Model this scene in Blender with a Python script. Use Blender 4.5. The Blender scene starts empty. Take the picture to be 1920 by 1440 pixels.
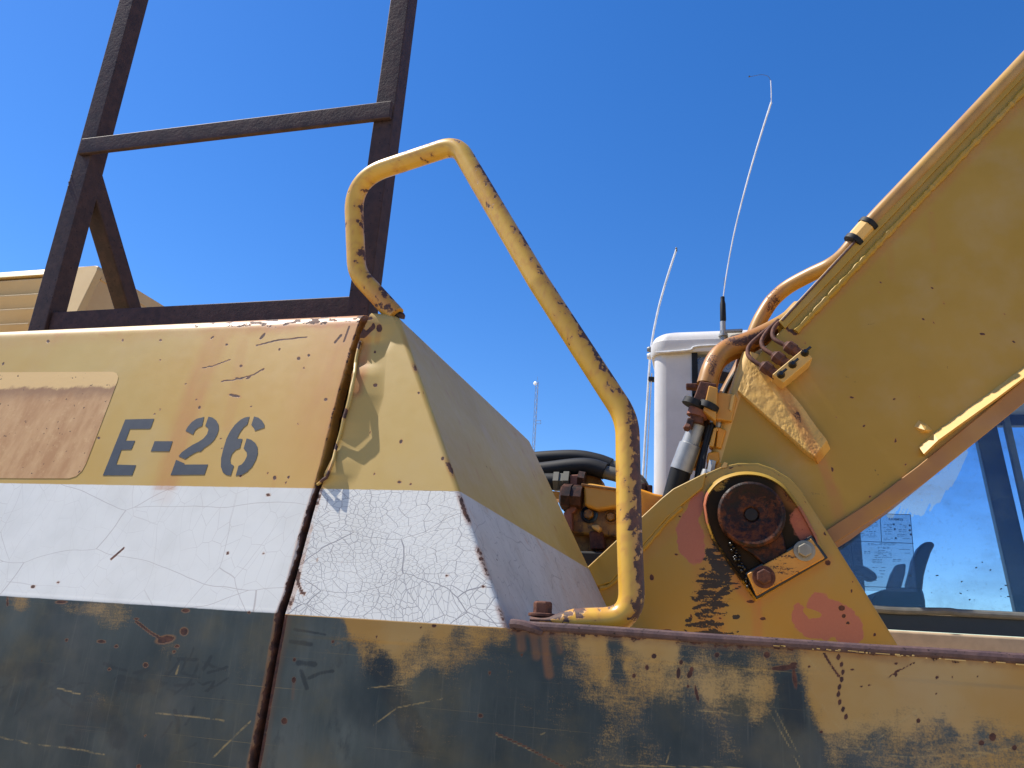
import bpy, bmesh, math, random
import numpy as np
from mathutils import Vector, Matrix

S = bpy.context.scene
COL = S.collection
random.seed(7)

# ------------------------------------------------------------------ camera
F = 1442.0
_up = np.array([290, 4420, F]); _up /= np.linalg.norm(_up)
_x = np.array([5460, 112, -F]); _x -= _up * (_x @ _up); _x /= np.linalg.norm(_x)
_y = np.cross(_up, _x)
if _y[2] < 0: _y = -_y
R = np.stack([_x, _y, _up])            # world axes written in camera axes (right, up, forward)
EYE = np.array([0, 0, 1.55])
cam = bpy.data.cameras.new('camera'); camo = bpy.data.objects.new('camera', cam); COL.objects.link(camo)
cam.sensor_width = 36; cam.lens = 36 * F / 1920; cam.clip_start = .02; cam.clip_end = 6000
m = Matrix.Identity(4)
for i in range(3):
    m[i][0] = R[i, 0]; m[i][1] = R[i, 1]; m[i][2] = -R[i, 2]; m[i][3] = EYE[i]
camo.matrix_world = m
S.camera = camo

# ------------------------------------------------------------------ sky, sun, exposure
SUN_AZ_X, SUN_Y, SUN_Z = -.55, -.012, .835      # direction towards the sun
_s = Vector((SUN_AZ_X, SUN_Y, SUN_Z)).normalized()
w = bpy.data.worlds.new('World'); S.world = w; w.use_nodes = True
wn = w.node_tree; wn.nodes.clear()
sky = wn.nodes.new('ShaderNodeTexSky'); sky.sky_type = 'NISHITA'; sky.sun_disc = False
sky.sun_elevation = math.asin(_s.z); sky.sun_rotation = math.atan2(_s.x, _s.y)
sky.altitude = 300; sky.air_density = 1.0; sky.dust_density = .15; sky.ozone_density = 3.5
hs = wn.nodes.new('ShaderNodeHueSaturation'); hs.inputs['Saturation'].default_value = 1.31; hs.inputs['Hue'].default_value = .509
bg = wn.nodes.new('ShaderNodeBackground'); bg.inputs[1].default_value = .12
wo = wn.nodes.new('ShaderNodeOutputWorld')
wn.links.new(sky.outputs[0], hs.inputs['Color']); wn.links.new(hs.outputs[0], bg.inputs[0]); wn.links.new(bg.outputs[0], wo.inputs[0])
sl = bpy.data.lights.new('sun', 'SUN'); sl.energy = 4.8; sl.angle = math.radians(.5); sl.color = (1, .945, .85)
so = bpy.data.objects.new('sun', sl); COL.objects.link(so)
so.rotation_euler = _s.to_track_quat('Z', 'Y').to_euler(); so.location = (-20, 0, 30)
vs = S.view_settings
vs.view_transform = 'Standard'; vs.look = 'None'; vs.gamma = 1; vs.use_curve_mapping = False; vs.exposure = .66

# ------------------------------------------------------------------ helpers: measuring, noise, masks
def ray(p): return R @ np.array([(p[0] - 960) / F, -(p[1] - 720) / F, 1.0])
def atY(p, Y):
    d = ray(p); return EYE + d * (Y / d[1])
def atZ(p, Z):
    d = ray(p); return EYE + d * ((Z - EYE[2]) / d[2])
def atX(p, X):
    d = ray(p); return EYE + d * (X / d[0])
SL, ZC, YC = .26, 1.558, 1.05               # slope of the sloping hood face, its foot
def atH(p, off=0):
    d = ray(p)                               # point on the sloping hood face
    t = (YC - off + SL * (EYE[2] - ZC)) / (d[1] - SL * d[2])
    return EYE + d * t
def ref(P):                                  # photo coordinates of a point, for placing wear on a surface
    c = (np.asarray(P) - EYE) @ R
    return 960 + F * c[..., 0] / c[..., 2], 720 - F * c[..., 1] / c[..., 2]
_tab = {}
def vn(x, y, seed=0):
    if seed not in _tab: _tab[seed] = np.random.RandomState(seed + 11).rand(256, 256)
    T = _tab[seed]; x = np.asarray(x, float); y = np.asarray(y, float)
    xi = np.floor(x).astype(int); yi = np.floor(y).astype(int); fx = x - xi; fy = y - yi
    fx = fx * fx * (3 - 2 * fx); fy = fy * fy * (3 - 2 * fy)
    a = T[xi % 256, yi % 256]; b = T[(xi + 1) % 256, yi % 256]; c = T[xi % 256, (yi + 1) % 256]; d = T[(xi + 1) % 256, (yi + 1) % 256]
    return (a * (1 - fx) + b * fx) * (1 - fy) + (c * (1 - fx) + d * fx) * fy
def fbm(x, y, seed=0, n=4):
    r = 0; a = .5
    for i in range(n): r = r + a * vn(x * 2 ** i, y * 2 ** i, seed + i); a *= .5
    return r / (1 - .5 ** n)
def blob(q, cx, cy, rx, ry, ang=0):
    c, s = math.cos(math.radians(ang)), math.sin(math.radians(ang))
    dx = q[0] - cx; dy = q[1] - cy
    u = (dx * c + dy * s) / rx; v = (-dx * s + dy * c) / ry
    return np.clip(1.5 - np.sqrt(u * u + v * v), 0, 1)        # 0.5 on the outline
def stroke(q, pts, wd):
    best = np.full(np.shape(q[0]), 1e9)
    for (ax, ay), (bx, by) in zip(pts[:-1], pts[1:]):
        L = (bx - ax) ** 2 + (by - ay) ** 2 + 1e-9
        t = np.clip(((q[0] - ax) * (bx - ax) + (q[1] - ay) * (by - ay)) / L, 0, 1)
        best = np.minimum(best, np.hypot(q[0] - ax - t * (bx - ax), q[1] - ay - t * (by - ay)))
    return np.clip(1.5 - best / wd, 0, 1)
def idw(q, pts, pw=3.0, sy=1.0):
    num = 0; den = 0
    for (x, y, v) in pts:
        k = 1 / (((q[0] - x) ** 2 + ((q[1] - y) * sy) ** 2) ** (pw / 2) + 30.); num = num + k * v; den = den + k
    return num / den
def lin(r, g, b):
    return tuple(((c / 255) / 12.92 if c / 255 <= .04045 else ((c / 255 + .055) / 1.055) ** 2.4) for c in (r, g, b)) + (1,)

# ------------------------------------------------------------------ helpers: shader graph
class NT:
    def __init__(s, name):
        s.m = bpy.data.materials.new(name); s.m.use_nodes = True; s.t = s.m.node_tree; s.t.nodes.clear()
        s.out = s.t.nodes.new('ShaderNodeOutputMaterial'); s._o = None
    def n(s, ty, **k):
        x = s.t.nodes.new(ty)
        for a, b in k.items(): setattr(x, a, b)
        return x
    def put(s, sock, v):
        if hasattr(v, 'is_output'): s.t.links.new(v, sock)
        else:
            if sock.type == 'RGBA' and not hasattr(v, '__len__'): v = (v, v, v, 1)
            if sock.type == 'RGBA' and len(v) == 3: v = tuple(v) + (1,)
            sock.default_value = v
    def co(s):
        if s._o is None: s._o = s.n('ShaderNodeTexCoord').outputs['Object']
        return s._o
    def map(s, scale=(1, 1, 1), rot=(0, 0, 0), loc=(0, 0, 0), vec=None):
        x = s.n('ShaderNodeMapping'); s.put(x.inputs[0], vec or s.co())
        x.inputs['Scale'].default_value = scale; x.inputs['Rotation'].default_value = [math.radians(a) for a in rot]; x.inputs['Location'].default_value = loc
        return x.outputs[0]
    def math(s, op, a, b=0, c=0, clamp=False):
        x = s.n('ShaderNodeMath', operation=op, use_clamp=clamp)
        for i, v in enumerate((a, b, c)): s.put(x.inputs[i], v)
        return x.outputs[0]
    def add(s, *a):
        r = a[0]
        for b in a[1:]: r = s.math('ADD', r, b)
        return r
    def mul(s, *a):
        r = a[0]
        for b in a[1:]: r = s.math('MULTIPLY', r, b)
        return r
    def mx(s, *a):
        r = a[0]
        for b in a[1:]: r = s.math('MAXIMUM', r, b)
        return r
    def mix(s, a, b, f, bt='MIX'):
        x = s.n('ShaderNodeMix', data_type='RGBA', blend_type=bt)
        s.put(x.inputs[0], f); s.put(x.inputs[6], a); s.put(x.inputs[7], b); return x.outputs[2]
    def noise(s, scale, detail=4, rough=.55, vec=None, dist=0):
        x = s.n('ShaderNodeTexNoise'); s.put(x.inputs['Vector'], vec or s.co())
        x.inputs['Scale'].default_value = scale; x.inputs['Detail'].default_value = detail; x.inputs['Roughness'].default_value = rough; x.inputs['Distortion'].default_value = dist
        return x.outputs[0]
    def warp(s, vec, scale, amt):
        x = s.n('ShaderNodeTexNoise'); s.put(x.inputs['Vector'], vec); x.inputs['Scale'].default_value = scale; x.inputs['Detail'].default_value = 2
        v = s.n('ShaderNodeVectorMath', operation='MULTIPLY_ADD'); s.put(v.inputs[0], x.outputs['Color'])
        v.inputs[1].default_value = (amt,) * 3; s.put(v.inputs[2], vec); return v.outputs[0]
    def edge(s, scale, vec, rnd=1.0):
        x = s.n('ShaderNodeTexVoronoi', feature='DISTANCE_TO_EDGE'); s.put(x.inputs['Vector'], vec); x.inputs['Scale'].default_value = scale; x.inputs['Randomness'].default_value = rnd
        return x.outputs['Distance']
    def ss(s, x, lo, hi, a=0., b=1.):
        r = s.n('ShaderNodeMapRange', interpolation_type='SMOOTHSTEP')
        s.put(r.inputs[0], x)
        if lo <= hi: vals = (lo, hi, a, b)
        else: vals = (hi, lo, b, a)
        for i, v in enumerate(vals): r.inputs[1 + i].default_value = v
        return r.outputs[0]
    def attr(s, name):
        return s.n('ShaderNodeAttribute', attribute_name=name).outputs['Fac']
    def flat(s, a='X', b='Z', scale=(1, 1)):
        x = s.n('ShaderNodeSeparateXYZ'); s.put(x.inputs[0], s.co()); c = s.n('ShaderNodeCombineXYZ')
        s.put(c.inputs[0], s.mul(x.outputs[a], scale[0])); s.put(c.inputs[1], s.mul(x.outputs[b], scale[1])); return c.outputs[0]
    def edge2(s, scale, vec):
        x = s.n('ShaderNodeTexVoronoi', feature='DISTANCE_TO_EDGE', voronoi_dimensions='2D'); s.put(x.inputs['Vector'], vec); x.inputs['Scale'].default_value = scale
        return x.outputs['Distance']
    def z(s):
        x = s.n('ShaderNodeSeparateXYZ'); s.put(x.inputs[0], s.co()); return x.outputs[2]
    def done(s, color, rough=.5, metal=0., bump=None, bs=.4, bd=.002, spec=.5, **kw):
        p = s.n('ShaderNodeBsdfPrincipled'); s.put(p.inputs['Base Color'], color); s.put(p.inputs['Roughness'], rough); s.put(p.inputs['Metallic'], metal)
        p.inputs['Specular IOR Level'].default_value = spec
        for k, v in kw.items(): s.put(p.inputs[k], v)
        if bump is not None:
            b = s.n('ShaderNodeBump'); b.inputs['Strength'].default_value = bs; b.inputs['Distance'].default_value = bd
            s.put(b.inputs['Height'], bump); s.t.links.new(b.outputs[0], p.inputs['Normal'])
        s.t.links.new(p.outputs[0], s.out.inputs[0]); return s.m

RUST_D, RUST_L = (.050, .024, .019, 1), (.135, .050, .027, 1)
def weather(n, col, rough, chip=.0, chip_scale=45, stainc=(.43, .165, .036, 1), dirt=.25, bumpx=None, gloss=.45):
    """paint -> faded, stained, greased, primed, chipped to rust; reads the wear marks set on the mesh"""
    nf = n.noise(190, 5, .65); nb = n.noise(6, 4, .6); nm = n.noise(45, 5, .6)
    col = n.mix(col, (.5, .44, .36, 1), n.mul(n.ss(nb, .45, .8), dirt))
    streak = n.noise(1, 4, .6, n.map((34, 34, 3.2)))
    st = n.mul(n.attr('stain'), n.ss(streak, .25, .7, .45, 1.), n.ss(nm, .2, .7, .65, 1.))
    col = n.mix(col, stainc, st)
    sm = n.noise(1, 5, .68, n.map((14, 14, 85), (0, -12, 0)))
    gr = n.attr('grime'); g = n.ss(n.add(gr, n.mul(n.math('SUBTRACT', sm, .5), 1.9), n.mul(n.math('SUBTRACT', nf, .5), .9)), .44, .58); g = n.mul(g, n.ss(gr, .04, .2))
    col = n.mix(col, (.010, .008, .007, 1), n.mul(g, .95))
    pa = n.attr('primer'); pr = n.ss(n.add(pa, n.mul(n.math('SUBTRACT', nm, .5), .7)), .42, .55)
    col = n.mix(col, n.mix((.46, .15, .085, 1), (.36, .11, .066, 1), nf), n.mul(pr, .92))
    ra = n.attr('rust')
    rr = n.ss(n.add(ra, n.mul(n.math('SUBTRACT', nf, .5), .75), n.mul(n.math('SUBTRACT', nm, .5), .5)), .45, .56)
    if chip > 0:
        cn = n.noise(chip_scale, 3, .55, n.warp(n.co(), 90, .012)); cl = n.noise(7, 2, .5)
        thr = n.ss(cl, .35, .75, .80, .80 - chip)
        cc = n.ss(n.math('SUBTRACT', cn, thr), 0, .018)
        rr = n.mx(rr, cc)
    halo = n.mul(n.ss(ra, .05, .5), .45)
    col = n.mix(col, stainc, halo)
    rc = n.mix(RUST_D, RUST_L, n.ss(n.noise(75, 5, .7), .35, .72))
    col = n.mix(col, rc, rr)
    ro = n.math('ADD', n.mul(rr, .35), n.math('ADD', rough, n.mul(n.math('SUBTRACT', nm, .5), .18)), clamp=True)
    h = n.add(n.mul(rr, -.6), n.mul(nf, n.math('ADD', .05, n.mul(rr, .5))), n.mul(n.noise(14, 2), .25))
    if bumpx is not None: h = n.add(h, bumpx)
    return n.done(col, ro, bump=h, bs=.5, bd=.0015, spec=gloss)

# --- hood paint: yellow above, white band, scuffed teal below
Z_W0, Z_W1 = 1.5585, 1.752
def crack_big(n):
    v = n.warp(n.warp(n.flat(), 3.5, .13), 18, .016)
    e1 = n.ss(n.edge2(9, n.map((.55, 1.5, 1), vec=v)), .0075, .0025)
    e2 = n.ss(n.edge2(46, n.map((.8, 1.25, 1), vec=v)), .028, .010)
    e3 = n.ss(n.edge2(112, n.map((.9, 1.15, 1), vec=v)), .064, .022)
    k = n.ss(n.noise(9, 2), .35, .65)
    return n.mx(e1, n.mul(e2, .85), n.mul(e3, n.add(n.mul(k, .5), .35)))
def crack_fine(n):
    v = n.warp(n.warp(n.flat(), 1.8, .2), 9, .02)
    e1 = n.ss(n.edge2(5.0, n.map((.5, 1.4, 1), vec=v)), .0042, .0012)
    e2 = n.ss(n.edge2(36, n.map((1.2, .7, 1), vec=v)), .018, .004)
    e3 = n.ss(n.edge2(12, n.map((.9, .45, 1), vec=v)), .0065, .002)
    k = n.ss(n.noise(5, 3), .42, .68); k2 = n.ss(n.noise(3.5, 2, .5, n.map((1, 1, 1), (0, 0, 0), (4, 2, 1))), .4, .65)
    return n.mx(n.mul(e1, .62), n.mul(e2, n.add(n.mul(k, .32), .14)), n.mul(e3, n.add(n.mul(k2, .4), .12)))
def crack_worm(n):
    v = n.warp(n.flat('Y', 'Z', (.75, 1)), 26, .035)
    e = n.ss(n.edge2(52, v), .05, .012)
    k = n.ss(n.noise(40, 2), .46, .58)
    v2 = n.warp(n.flat('Y', 'Z', (.7, 1)), 5, .2)
    e1 = n.ss(n.edge2(5, v2), .007, .002)
    return n.mx(n.mul(e, k, .7), n.mul(e1, .55))
def hood_paint(name, crack, crackcol, cbump):
    n = NT(name)
    big = n.noise(3.2, 3, .5)
    ye = n.mix(lin(183, 154, 85), lin(180, 143, 62), n.ss(big, .35, .65))
    ye = n.mix(ye, lin(192, 144, 64), n.attr('rich'))
    cr = crack(n)
    wh = n.mix((.66, .645, .59, 1), (.60, .585, .53, 1), n.ss(n.noise(9, 5, .6), .4, .7))
    wh = n.mix(wh, crackcol, cr)
    z = n.add(n.z(), n.mul(n.math('SUBTRACT', n.noise(60, 2), .5), .0012))
    top = n.ss(z, Z_W1 - .0007, Z_W1 + .0007)
    low = n.ss(z, Z_W0 + .0007, Z_W0 - .0007)
    c = n.mix(wh, ye, top)
    c = n.mix(c, teal_paint(n), low)
    cm = n.mul(cr, n.math('SUBTRACT', 1, top), n.math('SUBTRACT', 1, low))
    return weather(n, c, .42, chip=.05, chip_scale=62, dirt=.12, bumpx=n.mul(cm, cbump))
def teal_paint(n):
    t = n.attr('teal')
    fine = n.noise(1, 6, .7, n.map((55, 55, 240), (0, 20, 0)))
    fine2 = n.noise(1, 5, .65, n.map((300, 300, 60), (0, 8, 0)))
    f3 = n.noise(520, 3, .65)
    f4 = n.noise(70, 5, .7)
    tt = n.add(t, n.mul(n.math('SUBTRACT', fine, .5), .62), n.mul(n.math('SUBTRACT', fine2, .5), .3), n.mul(n.math('SUBTRACT', f3, .5), .7), n.mul(n.math('SUBTRACT', f4, .5), .18))
    tm = n.ss(tt, .20, .76)
    fa = n.attr('fade')
    smear = n.noise(1, 5, .6, n.map((16, 16, 6), (0, 12, 0)))
    dk = n.mix((.013, .027, .032, 1), (.030, .043, .044, 1), n.ss(smear, .35, .65))
    lt = n.mix((.054, .070, .064, 1), (.092, .106, .094, 1), n.ss(n.noise(1, 5, .6, n.map((30, 30, 5))), .35, .7))
    te = n.mix(dk, lt, n.ss(n.add(fa, n.mul(n.math('SUBTRACT', smear, .5), .5)), .2, .8))
    te = n.mix(te, (.010, .018, .024, 1), n.mul(n.ss(n.add(n.attr('smear'), n.mul(n.math('SUBTRACT', n.noise(70, 4, .7), .5), .9)), .3, .7), .75))
    scf = n.ss(n.noise(1, 6, .72, n.map((26, 26, 11), (0, 25, 0))), .56, .72); te = n.mix(te, (.012, .02, .026, 1), n.mul(scf, .5))
    vs_ = n.ss(n.noise(1, 5, .7, n.map((230, 230, 9))), .55, .72); te = n.mix(te, (.11, .11, .09, 1), n.mul(vs_, .35))
    te = n.mix(te, (.13, .10, .042, 1), n.mul(n.ss(n.noise(9, 5, .6), .45, .75), .5))
    ye = n.mix(lin(176, 140, 82), lin(172, 128, 60), n.ss(n.noise(8, 4), .35, .65))
    col = n.mix(ye, te, tm)
    # scratches in several directions
    sc = None
    for i, (a, dens) in enumerate(((-62, .70), (24, .715), (8, .72), (-80, .73), (40, .725))):
        s1 = n.noise(1, 2, .5, n.map((2.2, 8, 620), (0, a, 0), (i * 3.1, i * 1.7, i * 5.3)))
        k = n.ss(n.noise(3.3, 2, .5, n.map((1, 1, 1), (0, 0, 0), (i * 7., 2, i))), .45, .6)
        s1 = n.mul(n.ss(s1, dens, dens + .03), k); sc = s1 if sc is None else n.mx(sc, s1)
    sc = n.mx(n.mul(sc, .6), n.mul(n.ss(n.attr('scratch'), .25, .8), n.ss(n.noise(60, 4, .7), .38, .6)))
    return n.mix(col, lin(176, 148, 92), n.mul(sc, .62))

M = {}
M['hood_left'] = hood_paint('faded hood paint with fine cracks', crack_fine, (.33, .27, .24, 1), -.08)
M['hood_right'] = hood_paint('faded hood paint with crazed white band', crack_big, (.27, .255, .25, 1), -.16)
def endface():
    n = NT('faded hood end paint with shaded white')
    ye = n.mix(lin(192, 164, 84), lin(180, 148, 64), n.ss(n.noise(4, 4, .5, n.map((1, .35, 1))), .35, .65))
    ye = n.mix(ye, (.46, .36, .23, 1), n.mul(n.ss(n.noise(1, 4, .6, n.map((12, 2.2, 7))), .52, .72), .3))
    cr = crack_worm(n)
    wh = n.mix(n.mix((.57, .555, .51, 1), (.48, .465, .42, 1), n.ss(n.noise(11, 5, .6), .4, .7)), (.2, .19, .2, 1), cr)  # band white darkened: the end face's shade is put into it
    wh = n.mix(wh, (.42, .32, .2, 1), n.mul(n.ss(n.noise(1, 4, .6, n.map((9, 3, 9))), .55, .75), .4))
    top = n.ss(n.z(), Z_W1 - .0008, Z_W1 + .0008)
    return weather(n, n.mix(wh, ye, top), .45, chip=.07, chip_scale=40, dirt=.2)
M['hood_end'] = endface()
def lower():
    n = NT('scuffed teal over yellow paint')
    return weather(n, teal_paint(n), .46, chip=.07, chip_scale=38, dirt=.1, stainc=(.22, .09, .035, 1), gloss=.35)
M['lower'] = lower()
def ochre(name, c1, c2, chip=.06, rough=.45, dirt=.12, scale=40, gloss=.4):
    n = NT(name); c = n.mix(c1, c2, n.ss(n.noise(3.5, 5, .6), .35, .68)); return weather(n, c, rough, chip, scale, dirt=dirt, gloss=gloss)
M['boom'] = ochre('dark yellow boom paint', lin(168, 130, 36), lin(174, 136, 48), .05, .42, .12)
M['boom_pale'] = ochre('pale sunlit boom paint', lin(205, 160, 80), lin(212, 170, 96), .05)  # pale yellow; on sunlit boom pieces it puts sunlight into the colour
M['bracket'] = ochre('bracket yellow paint', lin(164, 133, 58), lin(172, 131, 40), .07, .45, .08)
M['rail'] = ochre('handrail yellow paint', lin(208, 164, 62), lin(202, 154, 48), .10, .33, .05, 55, .5)
M['pipe'] = ochre('pipe yellow paint', lin(178, 138, 68), lin(150, 106, 54), .09, .4, .1, 50)
M['fitting'] = ochre('fitting yellow paint', lin(205, 150, 58), lin(180, 120, 40), .12, .45, .1, 60)
M['orange'] = ochre('orange yellow fitting paint', lin(214, 140, 22), lin(200, 120, 20), .1, .4, .05, 60)
M['cream'] = ochre('cream louvre paint', lin(206, 176, 122), lin(196, 164, 108), .05, .5, .1, 50)
M['flange'] = ochre('worn brown flange paint', lin(150, 104, 62), lin(168, 122, 50), .12, .5, .1, 50)
M['deck'] = ochre('pale deck paint', lin(206, 172, 116), lin(192, 156, 100), .05, .6)  # pale in itself, chosen for the sunlight it bounces onto the bracket
M['cover'] = ochre('beige engine cover paint', lin(200, 172, 124), lin(190, 158, 108), .05, .5, .1, 50)
M['greasy'] = ochre('greased boss face with recess shade', lin(180, 140, 60), lin(160, 110, 50), .05, .62, .05, 40, .1)
def rusty(name, a, b, sc=60, rough=.75, met=0.):
    n = NT(name); c = n.mix(a, b, n.ss(n.noise(sc, 6, .7), .35, .68))
    c = n.mix(c, (.018, .011, .012, 1), n.ss(n.noise(sc * 3.2, 3, .6), .62, .7))
    return n.done(c, rough, met, n.add(n.noise(sc * 4, 5, .7), n.noise(sc, 3)), .3, .0012, .25)
def pinmat():
    n = NT('greasy rusted pin steel'); a = n.noise(16, 6, .7, n.warp(n.co(), 20, .05)); b = n.noise(60, 5, .7)
    c = n.mix((.008, .0055, .005, 1), (.030, .012, .009, 1), n.ss(b, .35, .65)); c = n.mix(c, (.12, .036, .011, 1), n.mul(n.ss(a, .46, .6), n.ss(b, .3, .6)))
    return n.done(c, n.ss(b, .3, .7, .35, .75), bump=n.add(b, a), bs=.7, bd=.003, spec=.2)
M['pin'] = pinmat()
def oily():
    n = NT('oily yellow casting paint'); a = n.noise(9, 6, .7); b = n.noise(40, 5, .7)
    c = n.mix(lin(176, 128, 44), lin(120, 80, 28), n.ss(a, .35, .6)); c = n.mix(c, (.03, .016, .009, 1), n.mul(n.ss(b, .48, .68), .85))
    return n.done(c, .5, bump=n.add(b, a), bs=.4, bd=.002)
M['oily'] = oily()
M['frame'] = rusty('brown rusted steel tube', (.040, .025, .024, 1), (.066, .037, .032, 1), 40, .62)
M['rust'] = rusty('dark rust', (.07, .03, .022, 1), (.15, .06, .035, 1))
M['rust_red'] = rusty('red rust', (.19, .08, .055, 1), (.28, .11, .07, 1), 40)
M['rust_ochre'] = rusty('ochre rust', (.2, .09, .03, 1), (.34, .17, .05, 1), 40)
M['rust_dark'] = rusty('oily rust', (.018, .012, .010, 1), (.085, .032, .018, 1), 34, .5)
M['rust_rim'] = rusty('purple brown rust', (.075, .045, .045, 1), (.13, .075, .065, 1), 50, .6)
def simple(name, c, rough, met=0., bumps=None, var=.25, spec=.5):
    n = NT(name); k = n.noise(22, 5, .6)
    col = n.mix(c, tuple(x * (1 - var) for x in c[:3]) + (1,), n.ss(k, .35, .7))
    return n.done(col, rough, met, n.noise(bumps or 120, 4), .15, .001, spec)
M['rubber'] = simple('black rubber', (.010, .010, .011, 1), .62, spec=.3)
M['grease'] = simple('black grease', (.008, .007, .007, 1), .28, 0, 60)
M['steel'] = simple('dull grey steel', (.36, .36, .35, 1), .5, .55)
M['bolt'] = simple('zinc bolt', (.30, .27, .21, 1), .45, .5)
M['olive'] = simple('olive hose end', (.12, .11, .08, 1), .5)
M['dark'] = simple('dark interior', (.014, .012, .011, 1), .8)  # near-black; puts the shade of unlit insides into the colour
M['ink'] = None
def ink():
    n = NT('dark slate stencil paint')
    c = n.mix((.020, .026, .036, 1), (.030, .036, .044, 1), n.ss(n.noise(40, 5, .6), .35, .7))
    e = n.mul(n.ss(n.noise(160, 4, .7), .70, .78), n.ss(n.noise(25, 2), .55, .7))
    return n.done(n.mix(c, lin(190, 155, 100), n.mul(e, .6)), .5, bump=n.noise(200, 3), bs=.1, bd=.001)
M['ink'] = ink()
def placard():
    n = NT('weathered brown decal')
    s = n.noise(1, 5, .62, n.map((40, 40, 4), (0, -14, 0)))
    c = n.mix(lin(186, 146, 100), lin(164, 120, 76), n.ss(s, .3, .7))
    c = n.mix(c, lin(205, 170, 120), n.mul(n.ss(n.noise(70, 6, .7), .5, .75), .45))
    top = n.math('ADD', n.z(), n.mul(n.math('SUBTRACT', n.noise(28, 5, .65), .5), .035))
    edge = n.ss(top, 1.945, 1.953)
    c = n.mix(c, lin(128, 92, 62), n.mul(n.ss(top, 1.915, 1.945), .75))
    c = n.mix(c, lin(204, 168, 110), edge)
    sp = n.ss(n.noise(120, 2, .5), .70, .73)
    c = n.mix(c, (.06, .03, .015, 1), sp)
    return n.done(c, .6, bump=n.noise(90, 5), bs=.2, bd=.001, spec=.3)
M['placard'] = placard()
def white_cab():
    n = NT('white cab paint'); c = n.mix((.62, .60, .57, 1), (.55, .53, .50, 1), n.ss(n.noise(7, 4, .6), .4, .7))
    return weather(n, c, .4, .02, 60, dirt=.1)
M['white'] = white_cab()
M['offwhite'] = simple('cream cab base paint', (.48, .36, .235, 1), .45, var=.15)
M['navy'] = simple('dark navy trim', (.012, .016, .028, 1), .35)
M['wire'] = simple('white fibreglass whip', (.75, .75, .74, 1), .35)
M['seal'] = simple('grey rubber seal', (.20, .20, .18, 1), .35)
M['mast'] = simple('haze blue lattice', (.36, .42, .52, 1), .7)  # grey metal with distance haze mixed into its blue tone
M['lamp'] = simple('white drum', (.85, .85, .85, 1), .4)
def glass():
    n = NT('dusty tinted glass')
    tr = n.n('ShaderNodeBsdfTransparent'); tr.inputs[0].default_value = (.92, .97, 1, 1)
    gl = n.n('ShaderNodeBsdfGlossy'); gl.inputs['Roughness'].default_value = .02; gl.inputs[0].default_value = (.8, .9, 1, 1)
    fr = n.n('ShaderNodeFresnel'); fr.inputs[0].default_value = 1.5
    a = n.n('ShaderNodeMixShader'); n.put(a.inputs[0], n.math('MULTIPLY', fr.outputs[0], 1.1, clamp=True)); n.put(a.inputs[1], tr.outputs[0]); n.put(a.inputs[2], gl.outputs[0])
    df = n.n('ShaderNodeBsdfDiffuse'); df.inputs[0].default_value = (.5, .52, .54, 1)
    d = n.add(n.mul(n.ss(n.noise(1, 5, .6, n.map((3, 3, 8), (0, 14, 0))), .42, .75), .13), n.mul(n.ss(n.noise(70, 4, .7), .55, .8), .2), n.mul(n.ss(n.noise(5, 4, .6), .5, .75), .14), .03)
    b = n.n('ShaderNodeMixShader'); n.put(b.inputs[0], d); n.put(b.inputs[1], a.outputs[0]); n.put(b.inputs[2], df.outputs[0])
    n.t.links.new(b.outputs[0], n.out.inputs[0]); return n.m
M['glass'] = glass()
def film(name, c, op):
    n = NT(name); tr = n.n('ShaderNodeBsdfTransparent')
    df = n.n('ShaderNodeBsdfDiffuse'); df.inputs[0].default_value = c
    tl = n.n('ShaderNodeBsdfTranslucent'); tl.inputs[0].default_value = c
    a = n.n('ShaderNodeMixShader'); a.inputs[0].default_value = .5; n.put(a.inputs[1], df.outputs[0]); n.put(a.inputs[2], tl.outputs[0])
    b = n.n('ShaderNodeMixShader'); b.inputs[0].default_value = op; n.put(b.inputs[1], tr.outputs[0]); n.put(b.inputs[2], a.outputs[0])
    n.t.links.new(b.outputs[0], n.out.inputs[0]); return n.m
M['decal'] = film('pale see-through decal', (.6, .68, .8, 1), .26)
M['flake'] = film('peeling window film', (.75, .85, .95, 1), .6)
M['print'] = simple('decal print', (.03, .05, .11, 1), .6)
def ground():
    n = NT('pale gravel'); c = n.mix((.42, .34, .235, 1), (.32, .255, .175, 1), n.noise(3, 6, .6))
    return n.done(c, .9, bump=n.noise(20, 5), bs=.4, bd=.02)
M['ground'] = ground()

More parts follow.
